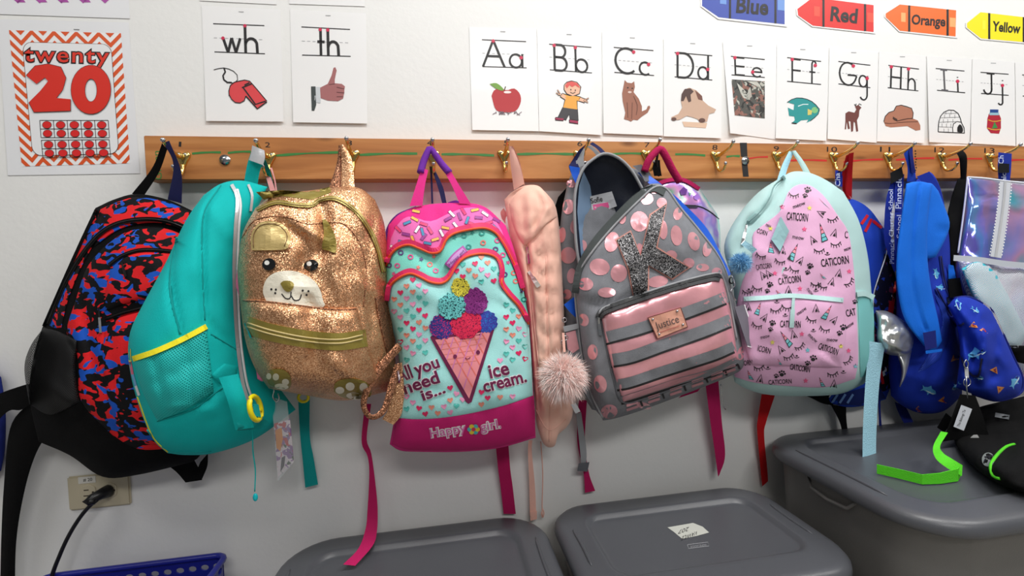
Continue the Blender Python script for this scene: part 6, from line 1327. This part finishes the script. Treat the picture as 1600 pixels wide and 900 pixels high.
ribbon('carry_strap', [(1495, 240, .1), (1499, 250, .1), (1501, 280, .06)], [(1504, 234, .1), (1511, 246, .1), (1510, 280, .06)], None, BLKW, r, bow=.002)
ribbon('blue_tab', [(1482, 413, .1), (1482, 440, .1)], [(1490, 415, .1), (1494, 436, .1)], None, brb, r, th=.004)
ribbon('black_strap', [(1481, 436, .105), (1484, 465, .105)], [(1500, 434, .105), (1505, 464, .105)], None, BLKW, r, th=.006, bow=.004)
# ================================================================== storage bins
binm = M('grey_plastic', (78, 80, 85), .36, 0, .12, 500, .05, 6); binb = M('grey_plastic_body', (104, 103, 101), .45, 0, .15, 400, .05, 6)
def bin_(label, x0, x1, y0, y1, zt, rc=.085, rot=0):
    """tote with lid; y0 = back, y1 = front (negative)"""
    cx, cy = (x0+x1)/2, (y0+y1)/2; hx, hy = (x1-x0)/2, (y0-y1)/2
    r = thing('storage_bin', label, 'storage bin', (cx, cy, 0), 'grey lidded storage bins on the floor'); r.rotation_euler.z = rot
    def loop(ins, z, rr_, n=9):
        o = []; a, b_ = hx-ins, hy-ins; q = max(.004, rr_)
        for sx, sy, a0 in ((1, 1, 0), (-1, 1, 90), (-1, -1, 180), (1, -1, 270)):
            for k in range(n): g = math.radians(a0+90*k/(n-1)); o.append(Vector((cx+sx*(a-q)+q*math.cos(g), cy+sy*(b_-q)+q*math.sin(g), z)))
        return o
    def loft(name, prof_, mt, cap0, cap1):
        V = []; F = []; n = 36
        for ins, z, q in prof_: V += loop(ins, z, q)
        for k in range(len(prof_)-1):
            for i in range(n): F.append((k*n+i, k*n+(i+1) % n, (k+1)*n+(i+1) % n, (k+1)*n+i))
        if cap0: F.append(tuple(range(n))[::-1])
        if cap1: F.append(tuple(range((len(prof_)-1)*n, len(prof_)*n)))
        return link(name, V, F, mt, r)
    L = loft('lid', [(.012, zt-.03, rc-.01), (.002, zt-.028, rc), (0, zt-.022, rc), (.001, zt-.010, rc), (.006, zt-.003, rc), (.014, zt, rc-.01), (.020, zt+.001, rc-.015), (.056, zt+.0035, rc*.55), (.062, zt+.0045, rc*.5), (.067, zt+.003, rc*.5), (.072, zt-.004, rc*.45), (.076, zt-.006, rc*.4), (.082, zt-.0065, rc*.4), (.12, zt-.006, .03)], binm, False, True)
    loft('tub', [(.045, .004, rc*.6), (.035, .03, rc*.8), (.022, zt-.10, rc*.9), (.018, zt-.035, rc*.95), (.010, zt-.03, rc), (.010, zt-.02, rc)], binb, True, False)
    for sx in (-1, 1):  # finger grooves on the short ends
        pl = [Vector((cx+sx*(hx-.030-.004*math.cos(q)), cy+(hy-.11)*q/1.0, zt+.0022)) for q in [i/10*2-1 for i in range(11)]]
        tube('end_ridge', pl, lambda t_: .0035*min(1, 6*t_+.3, 6*(1-t_)+.3), binm, r)
        hb_ = [Vector((cx+sx*(hx-.012), cy+q, zt-.06+.03*abs(q)/.06*0)) for q in (-.06, -.055, 0, .055, .06)]
        tube('handle', [Vector((cx+sx*(hx-.02), cy-.06, zt-.035)), Vector((cx+sx*(hx-.012), cy-.045, zt-.055)), Vector((cx+sx*(hx-.010), cy, zt-.06)), Vector((cx+sx*(hx-.012), cy+.045, zt-.055)), Vector((cx+sx*(hx-.02), cy+.06, zt-.035))], .004, binb, r)
    return r
b1 = bin_('grey storage bin with plain lid on the floor under the pink ice cream backpack', -.345, .222, -.012, -.40, .31, .10)
b2 = bin_('grey storage bin with a taped paper label on its lid, middle of the three', .236, .775, -.035, -.375, .33)
b3 = bin_('tallest grey storage bin, at the right, with a lime green strap on its lid', .80, 1.62, -.012, -.455, .44, .11)
# raised rib across the middle bin lid and its label
s = Surf(); s.add([(0, 0, .3242), (1.5, 0, .3242), (1.5, -.6, .3242), (0, -.6, .3242)], [(0, 1, 2, 3)])
p = Print(s, 30); p.poly([(1043, 824), (1083, 817), (1098, 823), (1108, 832), (1090, 837), (1066, 842), (1054, 832)], C_(196, 198, 190)); lb = p.build('tape_label', b2, .0006, thick=.0004)
p = Print(s, 30); p.text('VAWLE', (1091, 829), (1066, 838), 7, m_ink, .0, up=(-.35, .94)); p.build('label_writing', b2, .0018)
p = Print(s, 30); p.text('207', (1077, 823), (1061, 828), 7, m_ink, .0, up=(-.3, .95)); p.build('label_writing', b2, .0018)
p = Print(s, 30); p.stroke([(1074, 851), (1106, 847), (1108, 853), (1076, 857)], 1, C_(140, 142, 146), smooth=False, closed=True); p.text('storage', (1079, 855.5), (1104, 852.5), 4, C_(140, 142, 146), 0); p.build('embossed_mark', b2, .0006)
seam('lid_rib', [(1086, 777), (1094, 786)], .0012, binm, b2, s)
# ------------------------------------------------------------------ black bag on the big bin
grn = fab('lime_green_webbing', (86, 206, 36), bump=.5, bscale=500)
LZ = .4365
def dz(x, y, z): return -Pz(x, y, z).y
r = thing('sports_bag', 'black bag with white logo and lime green trim lying on the tall right bin', 'bag', (1.35, -.2, LZ), None)
s = Surf()
pillow('body', [(1488, 652), (1530, 636), (1570, 626), (1640, 610)], [(1640, 610), (1650, 700), (1650, 785)], [(1512, 722), (1540, 744), (1580, 764), (1650, 785)], [(1488, 652), (1492, 690), (1512, 722)], lambda x, y: max(.09, dz(x, y, LZ+.006)), .06, lambda x, y: max(.085, dz(x, y, LZ+.004)), BLK, r, s, p=2.6, nu=34, nv=30, wr=.006, wsc=18,
       creases=[([(1500, 660), (1560, 680), (1600, 670)], -.02, 10), ([(1520, 700), (1580, 740)], .01, 12), ([(1540, 650), (1600, 650)], .012, 8)])
seam('green_piping', [(1585, 694), (1572, 698), (1557, 712), (1548, 728), (1552, 744), (1562, 748)], .0028, grn, r, s)
p = Print(s, 8); p.disc(1544, 718, 10, 11, C_(120, 126, 124)); p.layer = 1; p.stroke([(1537, 724), (1543, 712), (1550, 724)], 2.5, m_ink); p.stroke([(1538, 714), (1552, 712)], 2, m_ink); p.build('round_logo', r, .002)
p = Print(s, 8); p.poly([(1516, 684), (1525, 676), (1530, 684)], C_(150, 150, 150)); p.build('small_logo', r, .002)
p = Print(s, 8); p.stroke([(1555, 648), (1577, 652)], 7, C_(120, 124, 128)); p.build('grey_tab', r, .002, thick=.002)
ribbon('buckle', [(1464, 668, .16), (1478, 645, .16)], [(1476, 676, .16), (1490, 655, .16)], None, PLB, r, th=.006)
# lime green strap standing on its edge on the lid
def gl(tops, bots):
    L = [tuple(P(x, y, d)) for x, y, d in tops]
    return L
def edge_strap(name, pts, h, mt, parent):
    """pts on the lid (px of the lower edge), h height(s) in m: a band standing on edge"""
    b_ = [Pz(x, y, LZ+z0) for x, y, z0 in pts]; V = []; n = len(b_)
    for s_ in (0, 1):
        for i, q in enumerate(b_):
            t_ = (b_[min(n-1, i+1)]-b_[max(0, i-1)]).normalized(); nr = Vector((-t_.y, t_.x, 0)).normalized()*.0016*s_
            hh = h[i] if isinstance(h, (list, tuple)) else h
            V += [q+nr, q+nr+Vector((0, 0, hh))]
    F = []
    for i in range(n-1):
        F += [(2*i, 2*i+2, 2*i+3, 2*i+1), (2*n+2*i, 2*n+2*i+1, 2*n+2*i+3, 2*n+2*i+2), (2*i+1, 2*i+3, 2*n+2*i+3, 2*n+2*i+1), (2*i, 2*n+2*i, 2*n+2*i+2, 2*i+2)]
    return link(name, V, F, mt, parent, smooth=False)
edge_strap('green_strap', [(1370, 740, 0), (1405, 748, 0), (1441, 757, 0), (1470, 756, 0), (1497, 752, 0), (1502, 742, .004)], [.020, .020, .020, .022, .026, .02], grn, r)
g_ = lambda x, y, z: (x, y, dz(x, y, LZ+z))
ribbon('green_strap', [g_(1470, 674, .07), g_(1458, 698, .055), g_(1462, 716, .04), g_(1478, 730, .026), g_(1503, 744, .01)], [g_(1481, 676, .07), g_(1469, 697, .055), g_(1474, 708, .045), g_(1486, 716, .04), g_(1504, 727, .03)], None, grn, r)
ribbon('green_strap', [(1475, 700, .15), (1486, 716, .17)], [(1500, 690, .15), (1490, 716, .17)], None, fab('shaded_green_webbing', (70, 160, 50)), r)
# ================================================================== outlet, plug, cord
plate_m = M('ivory_plastic', (196, 186, 160), .35, 0, 0, var=0); ivd = C_(60, 52, 40)
r = thing('wall_outlet', 'beige double wall outlet mounted sideways, below the camouflage backpack', 'outlet', P(157, 770, 0))
xa, xb = P(105, 770, 0).x, P(210, 768, 0).x; zb, za = P(110, 797, 0).z, P(105, 744, 0).z; zc = (za+zb)/2; xc = (xa+xb)/2; zh = .036
boxm('plate', (xc-.058, -.006, zc-.036), (xc+.058, -.0002, zc+.036), plate_m, r, .003)
def recept(x):
    V = []; F = []; n = 28; o = []
    for i in range(n):
        a = 2*math.pi*i/n; o.append((max(-.0145, min(.0145, .017*math.cos(a))), .0165*math.sin(a)))
    for y, k in ((-.005, 1), (-.0078, 1), (-.0082, .95)): V += [(x+a*k, y, zc+b_*k) for a, b_ in o]
    for k in range(2):
        for i in range(n): F.append((k*n+i, k*n+(i+1) % n, (k+1)*n+(i+1) % n, (k+1)*n+i))
    F.append(tuple(range(2*n, 3*n))); e = link('receptacle', V, F, plate_m, r, smooth=False)
    for dz, w_ in ((.006, .0045), (-.006, .0055)): boxm('slot', (x-w_-.002, -.0086, zc+dz-.001), (x+w_-.002, -.0078, zc+dz+.001), ivd, e)
    ball('ground_hole', (x+.010, -.0082, zc), .0024, ivd, e, 1, .2, 1); 
    return e
recept(xc-.0195); recept(xc+.0195)
ball('screw', (xc, -.0062, zc), .0025, m_steel, r, 1, .4, 1)
boxm('sticker', (xc-.036, -.0068, zc+.020), (xc-.004, -.0061, zc+.034), C_(214, 212, 204), r)
s = Surf(); s.add([(xc-.06, -.0068, zc-.05), (xc+.06, -.0068, zc-.05), (xc+.06, -.0068, zc+.05), (xc-.06, -.0068, zc+.05)], [(0, 1, 2, 3)])
a = pxof(Vector((xc-.027, -.0068, zc+.024))); b_ = pxof(Vector((xc-.010, -.0068, zc+.024))); p = Print(s, 9); p.text('# 20', a, b_, 5, m_ink, 0); p.build('sticker_text', r, .0005)
r = thing('power_cord', 'thick black power cord plugged in to the wall outlet and running down out of view', 'cord', P(80, 900, .05))
pc = Vector((xc+.0195, -.010, zc))
tube('plug', [tuple(v) for v in cat([tuple(pc), tuple(pc+Vector((-.004, -.016, .001))), tuple(pc+Vector((-.018, -.03, -.004))), tuple(P(150, 783, .035))], 12)], lambda t_: .0135-.007*t_, PLB, r, sides=12)
tube('cord', [P(*q) for q in cat([(152, 781, .035), (138, 793, .036), (124, 810, .038), (108, 836, .04), (94, 866, .045), (80, 905, .05), (72, 960, .06)], 40)], .0038, PLB, r)
# ================================================================== basket
bsk = M('blue_plastic', (22, 30, 132), .3, 0, 0, var=0)
def perf(name, o, ux, uz, w_, h_, nx_, nz, rad, th, mt, parent):
    """a perforated plastic wall: real round holes"""
    V = []; F = []; cw, ch = w_/nx_, h_/nz; K = 12; nrm = ux.cross(uz).normalized()*th
    def pt(a, b_, k): return o+ux*a+uz*b_+nrm*k
    for i in range(nx_):
        for j in range(nz):
            cx, cz = (i+.5)*cw, (j+.5)*ch
            if j % 2: pass
            base = len(V)
            for k in (0, 1):
                for q in range(K):
                    g = 2*math.pi*(q+.5)/K; c, s_ = math.cos(g), math.sin(g); m_ = max(abs(c), abs(s_)); V.append(pt(cx+rad*c, cz+rad*s_*.8, k)); V.append(pt(cx+cw/2*c/m_, cz+ch/2*s_/m_, k))
            for q in range(K):
                q2 = (q+1) % K; a, b_, c, d = base+2*q, base+2*q+1, base+2*q2+1, base+2*q2; N = 2*K
                F += [(a, b_, c, d), (d+N, c+N, b_+N, a+N), (a, d, d+N, a+N)]
            # corners are square already apart from the chamfer; fill them
            for sx in (-1, 1):
                for sz in (-1, 1):
                    ca = [q for q in range(K) if math.cos(2*math.pi*(q+.5)/K)*sx > 0 and math.sin(2*math.pi*(q+.5)/K)*sz > 0]
                    for k in (0, 1):
                        v0 = len(V); V.append(pt(cx+sx*cw/2, cz+sz*ch/2, k)); e_ = [base+k*2*K+2*q+1 for q in ca]; F += [(v0, e_[i_], e_[i_+1]) for i_ in range(len(e_)-1)]
    o_ = link(name, V, F, mt, parent, smooth=False); return o_
bx0, bx1, bz, by0 = -.80, -.47, .318, -.045
r = thing('basket', 'dark blue plastic basket with rows of round holes, at the bottom left edge', 'basket', ((bx0+bx1)/2, -.15, 0))
X, Z = Vector((1, 0, 0)), Vector((0, 0, 1))
perf('back_panel', Vector((bx0, by0, bz-.17)), X, Z, bx1-bx0, .16, 14, 6, .0078, .003, bsk, r)
perf('front_panel', Vector((bx0, by0-.22, bz-.17)), X, Z, bx1-bx0, .16, 14, 6, .0078, .003, bsk, r)
perf('side_panel', Vector((bx1, by0-.21, bz-.17)), Vector((0, 1, 0)), Z, .20, .16, 8, 6, .0078, .003, bsk, r)
perf('side_panel', Vector((bx0, by0-.21, bz-.17)), Vector((0, 1, 0)), Z, .20, .16, 8, 6, .0078, .003, bsk, r)
boxm('lower_shell', (bx0, by0-.22, 0), (bx1, by0, bz-.165), bsk, r, .01)
rl = []
for sx, sy, a0 in ((1, 1, 0), (-1, 1, 90), (-1, -1, 180), (1, -1, 270)):
    for k in range(6): g = math.radians(a0+18*k); rl.append(((bx0+bx1)/2+sx*((bx1-bx0)/2-.015)+.02*math.cos(g), by0-.11+sy*.095+.02*math.sin(g), bz-.006))
tube('rim', rl, .0065, bsk, r, closed=True)
